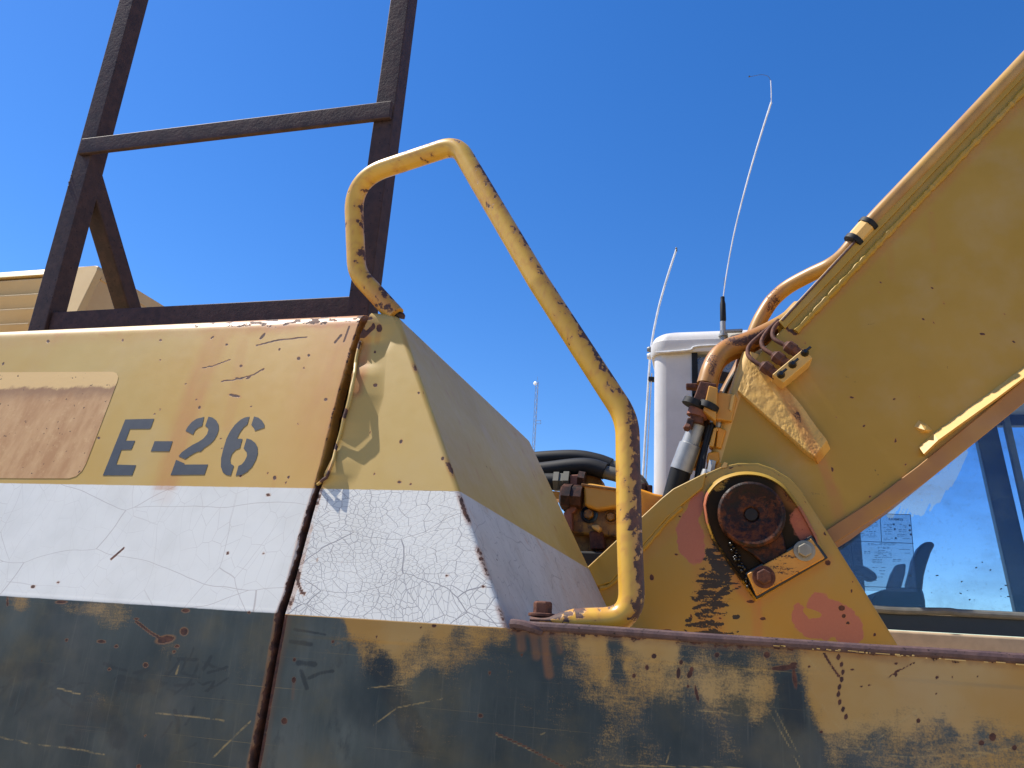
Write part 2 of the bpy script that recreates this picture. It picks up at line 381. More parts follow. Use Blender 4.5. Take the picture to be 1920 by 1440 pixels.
# ------------------------------------------------------------------ helpers: building
ROOT = {}
def empty(name, loc, label, cat, group=None):
    o = bpy.data.objects.new(name, None); COL.objects.link(o); o.location = loc
    o['label'] = label; o['category'] = cat
    if group: o['group'] = group
    o.empty_display_size = .1; ROOT[o.name] = np.array(loc, float); return o
def base_of(p):
    while p.parent: p = p.parent
    return ROOT.get(p.name, np.zeros(3))
def link(name, verts, faces, mat, parent=None, label=None, smooth=False, attrs=None, bevel=0, seg=2, crease=35):
    me = bpy.data.meshes.new(name); V = np.asarray(verts, float)
    if parent is not None: V = V - base_of(parent)
    me.from_pydata(V.tolist(), [], [list(f) for f in faces]); me.update()
    if bevel > 0:
        bm = bmesh.new(); bm.from_mesh(me)
        bmesh.ops.recalc_face_normals(bm, faces=bm.faces)
        es = [e for e in bm.edges if len(e.link_faces) == 2 and e.calc_face_angle(0) > math.radians(28)]
        bmesh.ops.bevel(bm, geom=es, offset=bevel, segments=seg, affect='EDGES', profile=.5, clamp_overlap=True)
        bm.to_mesh(me); bm.free()
    o = bpy.data.objects.new(name, me); COL.objects.link(o)
    if mat: me.materials.append(mat)
    if parent is not None: o.parent = parent
    if label: o['label'] = label
    if smooth or bevel:
        me.polygons.foreach_set('use_smooth', [True] * len(me.polygons))
        if crease: me.set_sharp_from_angle(angle=math.radians(crease))
    if bevel: o.modifiers.new('weighted normals', 'WEIGHTED_NORMAL')
    for k, a in (attrs or {}).items():
        at = me.attributes.new(k, 'FLOAT', 'POINT'); at.data.foreach_set('value', np.asarray(a, np.float32).ravel())
    return o
class MB:                                    # gathers shapes for one mesh object
    def __init__(s): s.v = []; s.f = []
    def mesh(s, v, f):
        k = len(s.v); s.v += [tuple(p) for p in v]; s.f += [tuple(i + k for i in q) for q in f]; return s
    def obj(s, name, mat, parent=None, label=None, **kw): return link(name, s.v, s.f, mat, parent, label, **kw)
def prism(pts, d):                           # outline (3-D points) pushed along d
    n = len(pts); d = np.asarray(d, float); a = [np.asarray(p, float) for p in pts]
    return a + [p + d for p in a], [tuple(range(n))[::-1], tuple(range(n, 2 * n))] + [(i, (i + 1) % n, n + (i + 1) % n, n + i) for i in range(n)]
def plate(px, Y, th):                        # flat plate standing in the plane Y, front face at Y, th thick
    return prism([atY(p, Y) for p in px], (0, th, 0))
def catmull(P, step):
    P = [np.asarray(p, float) for p in P]; Q = [2 * P[0] - P[1]] + P + [2 * P[-1] - P[-2]]; out = []
    for i in range(1, len(Q) - 2):
        a, b, c, d = Q[i - 1:i + 3]; k = max(2, int(np.linalg.norm(c - b) / step))
        for j in range(k):
            t = j / k; out.append(.5 * (2 * b + (c - a) * t + (2 * a - 5 * b + 4 * c - d) * t * t + (3 * b - a - 3 * c + d) * t ** 3))
    out.append(P[-1]); return out
def fillet(P, r, step=.008):                 # straight runs with round bends
    P = [np.asarray(p, float) for p in P]; rr = r if hasattr(r, '__len__') else [r] * len(P); out = []
    def run(a, b):
        k = max(1, int(np.linalg.norm(b - a) / step))
        for j in range(k): out.append(a + (b - a) * j / k)
    cur = P[0]
    for i in range(1, len(P) - 1):
        d1 = P[i] - P[i - 1]; d2 = P[i + 1] - P[i]; l1 = np.linalg.norm(d1); l2 = np.linalg.norm(d2); d1 = d1 / l1; d2 = d2 / l2
        ang = math.acos(np.clip(d1 @ d2, -1, 1)); t = min(rr[i] * math.tan(ang / 2), l1 * .49, l2 * .49)
        A = P[i] - d1 * t; B = P[i] + d2 * t; run(cur, A)
        k = max(4, int(t * 2 / step))
        for j in range(k):
            u = j / k; out.append((1 - u) ** 2 * A + 2 * u * (1 - u) * P[i] + u * u * B)
        cur = B
    run(cur, P[-1]); out.append(P[-1]); return out
def tube(path, r, seg=14, cap=True, squash=None):
    P = np.array(path); n = len(P); T = np.gradient(P, axis=0); T /= np.linalg.norm(T, axis=1)[:, None] + 1e-12
    u = np.array([0, 1., 0]); u = u - T[0] * (u @ T[0])
    if np.linalg.norm(u) < .1: u = np.array([1., 0, 0]) - T[0] * T[0][0]
    u /= np.linalg.norm(u); V = []; rad = r if hasattr(r, '__len__') else [r] * n; ang = []
    for i in range(n):
        u = u - T[i] * (u @ T[i]); u /= np.linalg.norm(u); w_ = np.cross(T[i], u)
        for k in range(seg):
            a = 2 * math.pi * k / seg; o = math.cos(a) * u + math.sin(a) * w_
            if squash is not None: o = o * np.array([1, 1, squash[i]])
            V.append(P[i] + rad[i] * o); ang.append(o)
    Fc = [(i * seg + k, i * seg + (k + 1) % seg, (i + 1) * seg + (k + 1) % seg, (i + 1) * seg + k) for i in range(n - 1) for k in range(seg)]
    if cap: Fc += [tuple(range(seg))[::-1], tuple(range((n - 1) * seg, n * seg))]
    return V, Fc
def lathe(c, axis, prof, seg=24, up=(0, 0, 1)):   # prof: (distance along axis, radius)
    ax = np.asarray(axis, float); ax /= np.linalg.norm(ax); u = np.asarray(up, float); u = u - ax * (u @ ax)
    if np.linalg.norm(u) < .1: u = np.array([1., 0, 0]) - ax * ax[0]
    u /= np.linalg.norm(u); w_ = np.cross(ax, u)
    V = []; c = np.asarray(c, float)
    for (h, r) in prof:
        for k in range(seg):
            a = 2 * math.pi * k / seg; V.append(c + ax * h + r * (math.cos(a) * u + math.sin(a) * w_))
    n = len(prof)
    Fc = [(i * seg + k, i * seg + (k + 1) % seg, (i + 1) * seg + (k + 1) % seg, (i + 1) * seg + k) for i in range(n - 1) for k in range(seg)]
    Fc += [tuple(range(seg))[::-1], tuple(range((n - 1) * seg, n * seg))]
    return V, Fc
def hexbolt(c, axis, r, h, washer=None, mat=None, name='bolt'):
    """hexagon head; its washer is a piece of its own under the same parent"""
    c = np.asarray(c, float); ax = np.asarray(axis, float); ax = ax / np.linalg.norm(ax)
    if washer is not None: MB().mesh(*lathe(c, ax, [(0, r * 1.45), (h * .2, r * 1.45), (h * .23, r * 1.25)], 24)).obj('washer', mat, washer, bevel=.0006)
    return MB().mesh(*lathe(c + ax * h * (.2 if washer is not None else 0), ax, [(0, r), (h * .7, r), (h * .82, r * .86)], 6))
def bar(a, b, wd, ht, up=(0, 0, 1)):         # box beam from a to b
    a = np.asarray(a, float); b = np.asarray(b, float); t = (b - a) / np.linalg.norm(b - a); u = np.asarray(up, float); u = u - t * (u @ t); u /= np.linalg.norm(u); s = np.cross(t, u)
    q = [a + s * (i * wd / 2) + u * (j * ht / 2) for i, j in ((-1, -1), (1, -1), (1, 1), (-1, 1))]
    return prism(q, b - a)
def box(x0, x1, y0, y1, z0, z1):
    return prism([(x0, y0, z0), (x1, y0, z0), (x1, y0, z1), (x0, y0, z1)], (0, y1 - y0, 0))
def along(pts, t):                           # piecewise-linear lookup
    xs = [p[0] for p in pts]; ys = [p[1] for p in pts]; return np.interp(t, xs, ys)
def grid(name, P, mat, parent, attrs=None, label=None, smooth=True, flip=False):
    nv, nu = P.shape[:2]; V = P.reshape(-1, 3)
    idx = np.arange(nv * nu).reshape(nv, nu)
    q = np.stack([idx[:-1, :-1], idx[:-1, 1:], idx[1:, 1:], idx[1:, :-1]], -1).reshape(-1, 4)
    if flip: q = q[:, ::-1]
    me = bpy.data.meshes.new(name); Vl = V - base_of(parent)
    me.vertices.add(len(Vl)); me.vertices.foreach_set('co', Vl.astype(np.float32).ravel())
    me.loops.add(q.size); me.loops.foreach_set('vertex_index', q.astype(np.int32).ravel())
    me.polygons.add(len(q)); me.polygons.foreach_set('loop_start', np.arange(0, q.size, 4, dtype=np.int32))
    me.update(calc_edges=True); me.validate()
    me.polygons.foreach_set('use_smooth', [True] * len(q))
    for k, a in (attrs or {}).items():
        at = me.attributes.new(k, 'FLOAT', 'POINT'); at.data.foreach_set('value', np.clip(a, -1, 2).astype(np.float32).ravel())
    me.materials.append(mat)
    o = bpy.data.objects.new(name, me); COL.objects.link(o); o.parent = parent
    if label: o['label'] = label
    return o

# ================================================================== setting
g = MB(); g.mesh([(-3000, -3000, 0), (3000, -3000, 0), (3000, 3000, 0), (-3000, 3000, 0)], [(0, 1, 2, 3)])
go = g.obj('ground', M['ground']); go['kind'] = 'structure'

# ================================================================== the excavator
EX = empty('excavator', (0, 2.5, 0), 'weathered yellow excavator with white band, E-26 stencil, chipped handrail and boom', 'excavator')

# ---- left hood panel: one bent sheet, lower face upright, upper face sloping in, rolled top edge
ZT = 2.107; RT = .034
SEAM_L = [(680, 592), (664, 640), (648, 695), (632, 756), (614, 826), (602, 878), (590, 918), (560, 1022), (537, 1110), (522, 1150)]
SEAM_R = [(688, 604), (672, 646), (664, 690), (655, 735), (640, 800), (622, 860), (606, 905), (600, 918), (573, 1016), (548, 1110), (536, 1148)]
def seam_x(pts):
    q = sorted([(atH(p)[2], atH(p)[0]) for p in pts]); return [a for a, b in q], [b for a, b in q]
sl_z, sl_x = seam_x(SEAM_L); sr_z, sr_x = seam_x(SEAM_R)
lowL = [(522, 1150), (503, 1260), (486, 1350), (469, 1440)]; lowR = [(536, 1148), (520, 1230), (499, 1350), (483, 1440)]
qa = sorted([(atY(p, YC)[2], atY(p, YC)[0]) for p in lowL]); qb = sorted([(atY(p, YC)[2], atY(p, YC)[0]) for p in lowR])
sl_z = [a for a, b in qa[:-1]] + sl_z; sl_x = [b for a, b in qa[:-1]] + sl_x
sr_z = [a for a, b in qb[:-1]] + sr_z; sr_x = [b for a, b in qb[:-1]] + sr_x
def prof_left():
    P = []                                   # (Y, Z)
    for z in np.arange(.92, 1.30, .05): P.append((YC, z))
    for z in np.arange(1.30, ZC - .004, .0022): P.append((YC, z))
    for z in np.arange(ZC - .003, ZC + .0031, .0015): P.append((YC + max(0, (z - ZC)) * SL * .5 + .0001, z))
    zt = ZT - RT
    for z in np.arange(ZC + .006, zt, .0026): P.append((YC + SL * (z - ZC), z))
    y0 = YC + SL * (zt - ZC); a0 = math.atan(SL)
    cy, cz = y0 + RT * math.cos(a0), zt - RT * math.sin(a0)
    for a in np.linspace(-a0, -math.pi / 2 - .03, 16)[1:]:
        P.append((cy - RT * math.cos(a), cz - RT * math.sin(a)))
    yl, zl = P[-1]
    for dy in (.01, .03, .08, .2, .5, .9): P.append((yl + dy, zl - .002 * dy))
    return np.array(P)
pf = prof_left()
us = np.concatenate([np.linspace(0, .32, 20)[:-1], np.linspace(.32, 1, 620)])
xl0 = -2.7
nv, nu = len(pf), len(us)
P = np.zeros((nv, nu + 2, 3))
xr = np.interp(pf[:, 1], sl_z, sl_x); it = np.argmax(pf[:, 1]); xr[it:] = xr[it]
for j, u in enumerate(us):
    P[:, j, 0] = xl0 + (xr - xl0) * u; P[:, j, 1] = pf[:, 0] - .004; P[:, j, 2] = pf[:, 1]
rag = (fbm(pf[:, 1] * 60, pf[:, 1] * 0, 3) - .5) * .006
P[:, nu - 1, 0] += rag
# gentle oil-canning of the sheet
bx, bz = P[:, :nu, 0], P[:, :nu, 2]
P[:, :nu, 1] += (fbm(bx * 2.3, bz * 2.3, 5, 2) - .5) * .0024 * np.clip((1.73 - bz) * 12, 0, 1)
P[:, nu] = P[:, nu - 1] + np.array([.001, .006, 0]); P[:, nu + 1] = P[:, nu - 1] + np.array([0, .028, 0])
q = ref(P)
Z = np.zeros_like(q[0]); X_, Y_ = q
nz = fbm(X_ / 22, Y_ / 22, 8); n2 = fbm(X_ / 70, Y_ / 70, 9)
rust = Z.copy(); stain = Z.copy()
roll = np.clip((628 - .056 * X_ + 30 - Y_) / 30, 0, 1)        # worn rolled edge
rust = np.maximum(rust, np.clip(roll * 1.3, 0, 1) * (.5 + .5 * np.clip((X_ - 280) / 330, 0, 1)) * np.clip((fbm(X_ / 16, Y_ / 6, 4) - .56 + .10 * np.clip((X_ - 280) / 330, 0, 1)) * 7, 0, .75))
for (x, y, rx, ry, a) in [(440, 742, 14, 3, 12), (374, 764, 3, 4, 0), (368, 749, 2, 2, 0), (448, 710, 9, 2, 10), (452, 686, 3, 3, 0), (492, 631, 10, 3, -50), (560, 672, 4, 4, 0), (579, 666, 3, 3, 0),
        (524, 655, 2, 3, 0), (301, 638, 3, 3, -30), (398, 633, 5, 2, -40), (300, 675, 2, 2, 0), (611, 749, 4, 4, 0), (515, 896, 4, 5, 20), (541, 895, 2, 4, 20), (536, 905, 2, 3, 0), (502, 887, 2, 3, 0), (451, 893, 3, 3, 0),
        (465, 709, 5, 2, -20), (493, 693, 4, 2, -40), (185, 821, 3, 3, 0), (414, 822, 2, 2, 0), (416, 841, 2, 2, 0), (348, 720, 2, 2, 0), (290, 776, 2, 2, 0), (300, 768, 2, 2, 0), (559, 795, 2, 2, 0), (230, 638, 2, 3, 0),
        (425, 646, 3, 2, 0), (90, 640, 3, 3, -40), (6, 682, 2, 4, 30), (471, 762, 2, 2, 0), (570, 690, 2, 2, 0), (427, 1037, 3, 3, 0), (109, 1092, 3, 3, 0), (494, 1037, 3, 2, 0), (503, 928, 5, 3, 10), (62, 1100, 5, 3, 0),
        (310, 1199, 19, 8, -12), (345, 1184, 8, 8, -20), (348, 1145, 8, 4, 0), (273, 1247, 5, 5, 0), (190, 1203, 9, 3, 5), (218, 1212, 4, 3, 0), (332, 1212, 5, 3, 0), (326, 1222, 3, 3, 0), (115, 1129, 12, 3, 0), (205, 1255, 3, 3, 0),
        (260, 1437, 4, 4, 0), (272, 1380, 2, 2, 0), (125, 1200, 3, 3, 0), (256, 1160, 5, 2, 0), (467, 1148, 3, 3, 0)]:
    rust = np.maximum(rust, blob((X_, Y_), x, y, rx * .85 + .1, ry * .85 + .1, a))
for pts, wd in [([(255, 1165), (283, 1187), (300, 1196)], 2.2), ([(640, 628), (628, 642)], 2), ([(655, 612), (645, 640)], 1.6), ([(415, 715), (440, 712), (475, 703), (493, 692)], 1.2), ([(480, 648), (520, 638), (575, 632)], 1.3),
        ([(208, 1049), (232, 1028)], 1.6), ([(380, 690), (400, 686), (432, 674)], 1.0), ([(14, 1120), (14, 1136)], 1.5)]:
    rust = np.maximum(rust, stroke((X_, Y_), pts, wd))
edge = np.clip(1 - np.abs(P[:, :, 0] - xr[:, None]) / .006, 0, 1)
rust = np.maximum(rust, edge * (.25 + .75 * fbm(P[:, :, 2] * 45, P[:, :, 0] * 45, 21)))
rust[:, nu:] = np.where(P[:, nu:, 2] < 1.76, .9, .22); rust[:, nu - 1] *= .8  # seam return: rust, heavier low down to paint the gap's shade
# streaks of rust running down the paint
def run(q, pts, wd): return np.clip(stroke(q, pts, wd) * 1.3 - .15, 0, 1)
stain = np.maximum(stain, .62 * run((X_, Y_), [(405, 640), (372, 720), (342, 800), (320, 880), (306, 925)], 20))
stain = np.maximum(stain, .45 * run((X_, Y_), [(395, 640), (430, 615), (560, 605), (660, 600)], 16))
stain = np.maximum(stain, 1.0 * np.clip((X_ - (690 - (Y_ - 590) * .27) + 120) / 120, 0, 1) * np.clip((930 - Y_) / 200, .15, 1) * (Y_ < 925) * (Y_ > 560))
stain = np.maximum(stain, .25 * run((X_, Y_), [(455, 640), (440, 740), (425, 800)], 10) * (Y_ < 915))
stain = np.maximum(stain, .3 * run((X_, Y_), [(575, 670), (558, 720)], 5)); stain = np.maximum(stain, .3 * run((X_, Y_), [(611, 752), (600, 800)], 4))
stain = np.maximum(stain, .3 * run((X_, Y_), [(515, 898), (512, 912)], 4))
stain = np.maximum(stain, (.45 + 2.4 * np.clip((X_ - 330) / 250, 0, 1)) * np.clip(roll * 2, 0, 1) * fbm(X_ / 40, Y_ / 20, 31))
stain = np.where((Y_ > 918) & (Y_ < 1150), stain * .25, stain)
rich = np.clip((X_ - 250) / 400, 0, 1) * .75
teal = .95 + .25 * (n2 - .5)
teal -= .42 * blob((X_, Y_), 38, 1128, 18, 22) + .42 * blob((X_, Y_), 210, 1148, 40, 34) + .35 * blob((X_, Y_), 150, 1140, 40, 14) + .25 * blob((X_, Y_), 320, 1215, 30, 25) + .1 * blob((X_, Y_), 460, 1250, 40, 60) + .15 * blob((X_, Y_), 190, 1310, 40, 20)
fade = idw((X_, Y_), [(30, 1170, .5), (200, 1180, .5), (100, 1230, .1), (60, 1260, .12), (200, 1260, .15), (330, 1260, .2), (440, 1200, .55), (450, 1320, .5), (190, 1390, .55), (30, 1380, .45), (130, 1330, .1), (220, 1330, .02), (140, 1370, .1), (240, 1360, .05), (340, 1340, .35), (380, 1420, .4), (100, 1430, .4), (280, 1300, .3)], 3)
scr = Z.copy()
for pts in [[(0, 1382), (60, 1395), (130, 1402), (195, 1415)], [(330, 1265), (336, 1245)], [(108, 1290), (150, 1302)], [(290, 1336), (380, 1345), (420, 1352)], [(400, 1420), (430, 1390), (470, 1352)]]:
    scr = np.maximum(scr, stroke((X_, Y_), pts, 1.7))
smr = Z.copy(); rs_ = random.Random(4)
for (cx0, cy0, rx0, ry0, cnt_) in [(80, 1275, 120, 40, 18), (280, 1270, 60, 30, 14), (370, 1265, 40, 40, 14), (190, 1330, 90, 30, 8), (350, 1330, 50, 60, 8), (60, 1300, 60, 20, 8)]:
    for k_ in range(cnt_):
        x, y = rs_.gauss(cx0, rx0 * .5), rs_.gauss(cy0, ry0 * .5); a_ = rs_.choice((-.6, -.3, .1, .2, .9, 1.2)) + rs_.gauss(0, .2); l = rs_.uniform(6, 26)
        smr = np.maximum(smr, rs_.uniform(.45, .9) * stroke((X_, Y_), [(x - l * math.cos(a_), y + l * math.sin(a_)), (x, y - 2), (x + l * math.cos(a_ + .3), y - l * math.sin(a_ + .3))], rs_.uniform(1.8, 4.5)))
for (x, y, rx, ry) in [(40, 1255, 70, 18), (190, 1335, 40, 22), (150, 1350, 14, 40), (220, 1380, 20, 30), (130, 1390, 10, 16), (250, 1290, 40, 12)]: smr = np.maximum(smr, .8 * blob((X_, Y_), x, y, rx, ry))
hp = grid('hood_panel', P, M['hood_left'], EX, dict(smear=smr, rust=rust, stain=stain, rich=rich, teal=teal, fade=fade, scratch=scr), 'hood side panel with the E-26 stencil and brown decal, white band fine-cracked')

# ---- stencil characters
def crop(pts, ox, oy, s): return [(ox + x / s, oy + y / s) for x, y in pts]
def decal_poly(mb, px, off):
    v = [atH(p, off) for p in px]; v2 = [p + np.array([0, -.0003, 0]) for p in v]
    n = len(v); mb.mesh(v + v2, [tuple(range(n, 2 * n))] + [(i, (i + 1) % n, n + (i + 1) % n, n + i) for i in range(n)])
CH = [
 [[(502, 203), (738, 197), (712, 270), (700, 280), (540, 281), (505, 377), (582, 377), (552, 449), (470, 452), (428, 572), (590, 577), (558, 661), (318, 661)]],
 [[(742, 381), (889, 381), (862, 464), (711, 464)]],
 [[(1147, 182), (1130, 258), (1100, 270), (1075, 290), (1056, 327), (995, 296), (1015, 260), (1045, 225), (1085, 197)],
  [(1183, 180), (1215, 188), (1245, 210), (1265, 245), (1267, 285), (1255, 325), (1230, 370), (1195, 405), (1150, 435), (1120, 465), (1095, 466), (1060, 483), (1025, 505), (993, 528), (938, 503), (965, 470), (1000, 445), (1050, 412), (1100, 387), (1140, 360), (1170, 325), (1182, 290), (1175, 268), (1156, 256)],
  [(918, 533), (985, 562), (987, 572), (1178, 571), (1150, 655), (1050, 656), (873, 658)]],
 [[(1518, 180), (1500, 245), (1470, 268), (1440, 310), (1415, 360), (1460, 362), (1440, 438), (1405, 452), (1375, 485), (1360, 530), (1365, 565), (1390, 583), (1365, 663), (1330, 658), (1300, 635), (1284, 590), (1286, 520), (1305, 440), (1330, 360), (1360, 300), (1400, 245), (1445, 205), (1480, 187)],
  [(1556, 178), (1590, 188), (1620, 212), (1640, 245), (1641, 270), (1562, 297), (1553, 270), (1533, 248)],
  [(1495, 358), (1530, 368), (1565, 395), (1584, 430), (1586, 480), (1572, 530), (1540, 590), (1500, 630), (1455, 658), (1405, 663), (1428, 583), (1455, 570), (1480, 540), (1498, 500), (1495, 470), (1470, 440)]]]
for c, lb in zip(CH, ('letter E', 'dash', 'figure 2', 'figure 6')):
    mb = MB()
    for pl in c: decal_poly(mb, crop(pl, 120, 740, 4.364), .0043)
    mb.obj('stencil_character', M['ink'], hp, label='dark slate stencilled ' + lb)
mb = MB(); pl = [(-420, 700), (212, 697), (219, 700), (222, 707), (220, 716), (162, 868), (154, 883), (143, 893), (130, 897), (60, 897), (-420, 893)]
decal_poly(mb, pl, .0044); mb.obj('decal_plate', M['placard'], hp, label='weathered brown decal with a rounded corner')

# ---- right hood end: front face, rounded corner, end face running back
def ztop(Y): return 2.094 + .06 * np.maximum(Y - 1.2, 0)
def lift(y):                                 # how far the buckled edge stands out, down the seam
    return along([(585, .016), (605, .018), (628, .016), (645, .004), (682, .004), (700, .016), (740, .020), (790, .014), (822, .006), (842, .005), (866, .009), (888, .011), (903, .003), (912, 0)], y)
_n = []
for p in SEAM_R:
    Q = atH(p, float(lift(p[1]))); _n.append((Q[2], Q[0], float(lift(p[1]))))
_n = sorted(_n); _low = [(a, b) for a, b in zip(sr_z, sr_x) if a < 1.557]
sr_z = [a for a, b in _low] + [a for a, b, c in _n]; sr_x = [b for a, b in _low] + [b for a, b, c in _n]
_yy = np.arange(585, 916, 2.0); _zz = np.array([atH((np.interp(y, [p[1] for p in SEAM_R], [p[0] for p in SEAM_R]), y), float(lift(y)))[2] for y in _yy]); _o = np.argsort(_zz); lf_z = _zz[_o]; lf_h = np.array([float(lift(y)) for y in _yy])[_o]
def dent(x, z):
    h = np.interp(z, lf_z, lf_h, left=0, right=.012); xe = np.interp(z, sr_z, sr_x)
    t = np.clip(1 - (x - xe) / .055, 0, 1); return h * t ** 1.3
rows = []
RC = .009
tz = np.concatenate([np.arange(1.5572, 2.094 - .016, .0032) , []])
nf_, na_, ne_ = 105, 8, 170
def hood_row(z, inset):
    """plan path of the hood end at height z, pulled in by inset"""
    yf = YC + SL * (z - ZC) + inset; xl = np.interp(z, sr_z, sr_x); xc = -.28 - .525 * (z - 1.565) - inset
    A = np.linspace(0, 1, nf_); fx = xl + (xc - RC - xl) * A
    pts = [(x, yf) for x in fx]
    for a in np.linspace(0, math.pi / 2, na_ + 2)[1:-1]: pts.append((xc - RC + RC * math.sin(a), yf + RC - RC * math.cos(a)))
    for y in np.linspace(yf + RC, 2.36 - inset * .5, ne_): pts.append((xc, y))
    return np.array(pts)
rr_ = .016
lv = [(z, 0) for z in tz]
for a in np.linspace(0, math.pi / 2, 7): lv.append((2.094 - rr_ + rr_ * math.sin(a), rr_ * (1 - math.cos(a))))
lv.append((2.093, .06)); lv.append((2.09, .25))
P = np.zeros((len(lv), nf_ + na_ + ne_, 3))
for i, (z, ins) in enumerate(lv):
    pl = hood_row(min(z, 2.094), ins if ins < .05 else rr_)
    if ins >= .05:
        pl = pl.copy(); pl[:nf_ + na_, 1] += ins; pl[nf_ + na_:, 0] -= ins
    P[i, :, :2] = pl
    k = (ztop(pl[:, 1]) - ZC) / (2.094 - ZC); P[i, :, 2] = ZC + (z - ZC) * k
    k2 = P[i, :, 2] - z; P[i, nf_ + na_:, 0] -= .525 * k2[nf_ + na_:]
# buckle along the left edge of the front face
P[:, :nf_, 1] -= dent(P[:, :nf_, 0], P[:, :nf_, 2])
sh = np.clip(1 - np.hypot(P[:, :nf_, 0] - atH((712, 640))[0], P[:, :nf_, 2] - atH((712, 640))[2]) / .035, 0, 1); P[:, :nf_, 1] += .004 * sh ** 2
q = ref(P); X_, Y_ = q; rust = np.zeros_like(X_); stain = rust.copy()
fr = np.zeros_like(X_, bool); fr[:, :nf_ + na_ // 2] = True
cl = P[:, :, :].copy()
xc_ = -.28 - .525 * (P[:, :, 2] - 1.565); dcorner = np.hypot(P[:, :, 0] - xc_, P[:, :, 1] - (YC + SL * (P[:, :, 2] - ZC)))
rust = np.maximum(rust, np.clip(1 - dcorner / .012, 0, 1) * np.clip(vn(P[:, :, 2] * 38, X_ * 0, 12) * 2.0 - .85, 0, 1))
for (x, y, rx, ry, a) in [(700, 611, 3, 5, 0), (711, 615, 5, 7, 0), (678, 625, 9, 8, 0), (704, 722, 4, 3, 0), (752, 828, 3, 4, 20), (749, 904, 4, 3, 0), (702, 888, 2, 2, 0), (770, 907, 2, 2, 0), (785, 737, 2, 2, 0), (795, 735, 2, 2, 0), (703, 660, 2, 2, 0), (694, 811, 1, 3, 0),
        (753, 595, 5, 6, 30), (765, 636, 3, 3, 0), (769, 648, 3, 3, 0), (812, 764, 4, 3, 0), (822, 775, 2, 7, -20), (828, 807, 3, 3, 0), (833, 831, 4, 4, 0), (857, 897, 4, 4, 0), (866, 918, 5, 4, 0), (830, 860, 3, 3, 0), (895, 990, 4, 4, 0), (901, 1047, 3, 3, 0), (838, 1079, 2, 2, 0),
        (590, 944, 8, 3, 8), (640, 1052, 1, 2, 0), (570, 1113, 3, 4, -20), (906, 1100, 3, 2, 0), (907, 1101, 2, 2, 0), (595, 1050, 1, 2, 0)]:
    rust = np.maximum(rust, blob(q, x, y, rx + .2, ry + .2, a) * fr)
for pts, wd in [([(668, 622), (682, 630), (700, 613)], 4), ([(672, 628), (668, 650)], 4), ([(558, 1070), (560, 1095), (566, 1112)], 2.5), ([(930, 1088), (938, 1120), (948, 1150)], 4), ([(668, 600), (696, 597)], 3)]:
    rust = np.maximum(rust, stroke(q, pts, wd) * fr)
edge = np.zeros_like(X_); edge[:, 0:3] = .62; rust = np.maximum(rust, edge * fbm(P[:, :, 2] * 40, X_ * 0, 6) * 1.7 * ((Y_ < 700) | (Y_ > 900)))
stain = np.maximum(stain, 1.0 * run(q, [(680, 630), (674, 690), (664, 730)], 15) * fr)
stain = np.maximum(stain, .5 * run(q, [(711, 618), (707, 640)], 5) * fr); stain = np.maximum(stain, .45 * blob(q, 685, 605, 22, 14) * fr)
# end face streaks
ef = ~fr
es = np.zeros_like(X_)
for pts, wd, k in [([(790, 640), (850, 760), (900, 900), (930, 960)], 2.0, .62), ([(810, 660), (880, 800), (960, 960), (990, 1020)], 1.5, .6), ([(960, 800), (1005, 900), (1045, 1000)], 2.0, .65), ([(990, 850), (1030, 960)], 1.4, .6), ([(930, 720), (1000, 870)], 1.3, .5), ([(870, 930), (905, 1010)], 1.3, .6), ([(880, 890), (915, 960)], 1.3, .62), ([(1000, 1000), (1045, 1080), (1070, 1130)], 1.8, .62)]:
    es = np.maximum(es, .62 * k * np.clip(stroke(q, pts, wd * .8), 0, 1) * np.clip(vn(Y_ / 11, X_ / 40, 44) * 2 - .5, 0, 1))
rust = np.where(ef, np.maximum(rust, es), rust)
topedge = np.clip(1 - (ztop(P[:, :, 1]) - P[:, :, 2]) / .02, 0, 1)
rust = np.where(ef, np.maximum(rust, topedge * .55 * vn(P[:, :, 1] * 14, P[:, :, 2] * 0, 15) * 1.3), rust)
stain = np.where(ef, np.maximum(stain, .45 * np.clip((Y_ - 960) / 160, 0, 1) * np.clip((X_ - 1000) / 100, 0, 1) + .3 * topedge), stain)
rich = np.full_like(X_, .15)
he = grid('hood_end', P[:, :nf_ + na_ // 2 + 1], M['hood_right'], EX, dict(rust=rust[:, :nf_ + na_ // 2 + 1], stain=stain[:, :nf_ + na_ // 2 + 1], rich=rich[:, :nf_ + na_ // 2 + 1]), 'buckled hood corner panel, its white band crazed all over')
k0 = nf_ + na_ // 2
ee = grid('hood_end_face', P[:, k0:], M['hood_end'], EX, dict(rust=rust[:, k0:], stain=stain[:, k0:]), 'shaded end face of the hood running back to the boom')
# curled lip along the buckled edge, its lower end crumpled and rusty
pth = []
for y in np.arange(640, 897, 2.5):
    x = np.interp(y, [p[1] for p in SEAM_R], [p[0] for p in SEAM_R]) + 2.5 + 1.2 * math.sin(y * .045) + .5 * math.sin(y * .11)
    pth.append(atH((x, y), float(lift(y)) + .0035))
pth += [atH((606, 899), .012), atH((600, 905), .006), atH((596, 908), .001)]
V, Fc = tube(pth, [.0024 + .0014 * vn(i * .11, 0., 19) for i in range(len(pth))], 9); qv = ref(np.array(V))
link('edge_lip', V, Fc, M['hood_right'], EX, 'wavy pale lip in the seam, rusted at its lower end', smooth=True, attrs=dict(rust=np.clip(1.1 * blob(qv, 608, 893, 12, 13) + .8 * blob(qv, 668, 640, 10, 16) + .7 * blob(qv, 645, 775, 8, 12) + .6 * blob(qv, 628, 838, 8, 10) + .3 * (vn(qv[1] / 6, qv[0] / 3, 33) - .3), 0, 1), stain=.8 * blob(qv, 612, 875, 12, 20)))
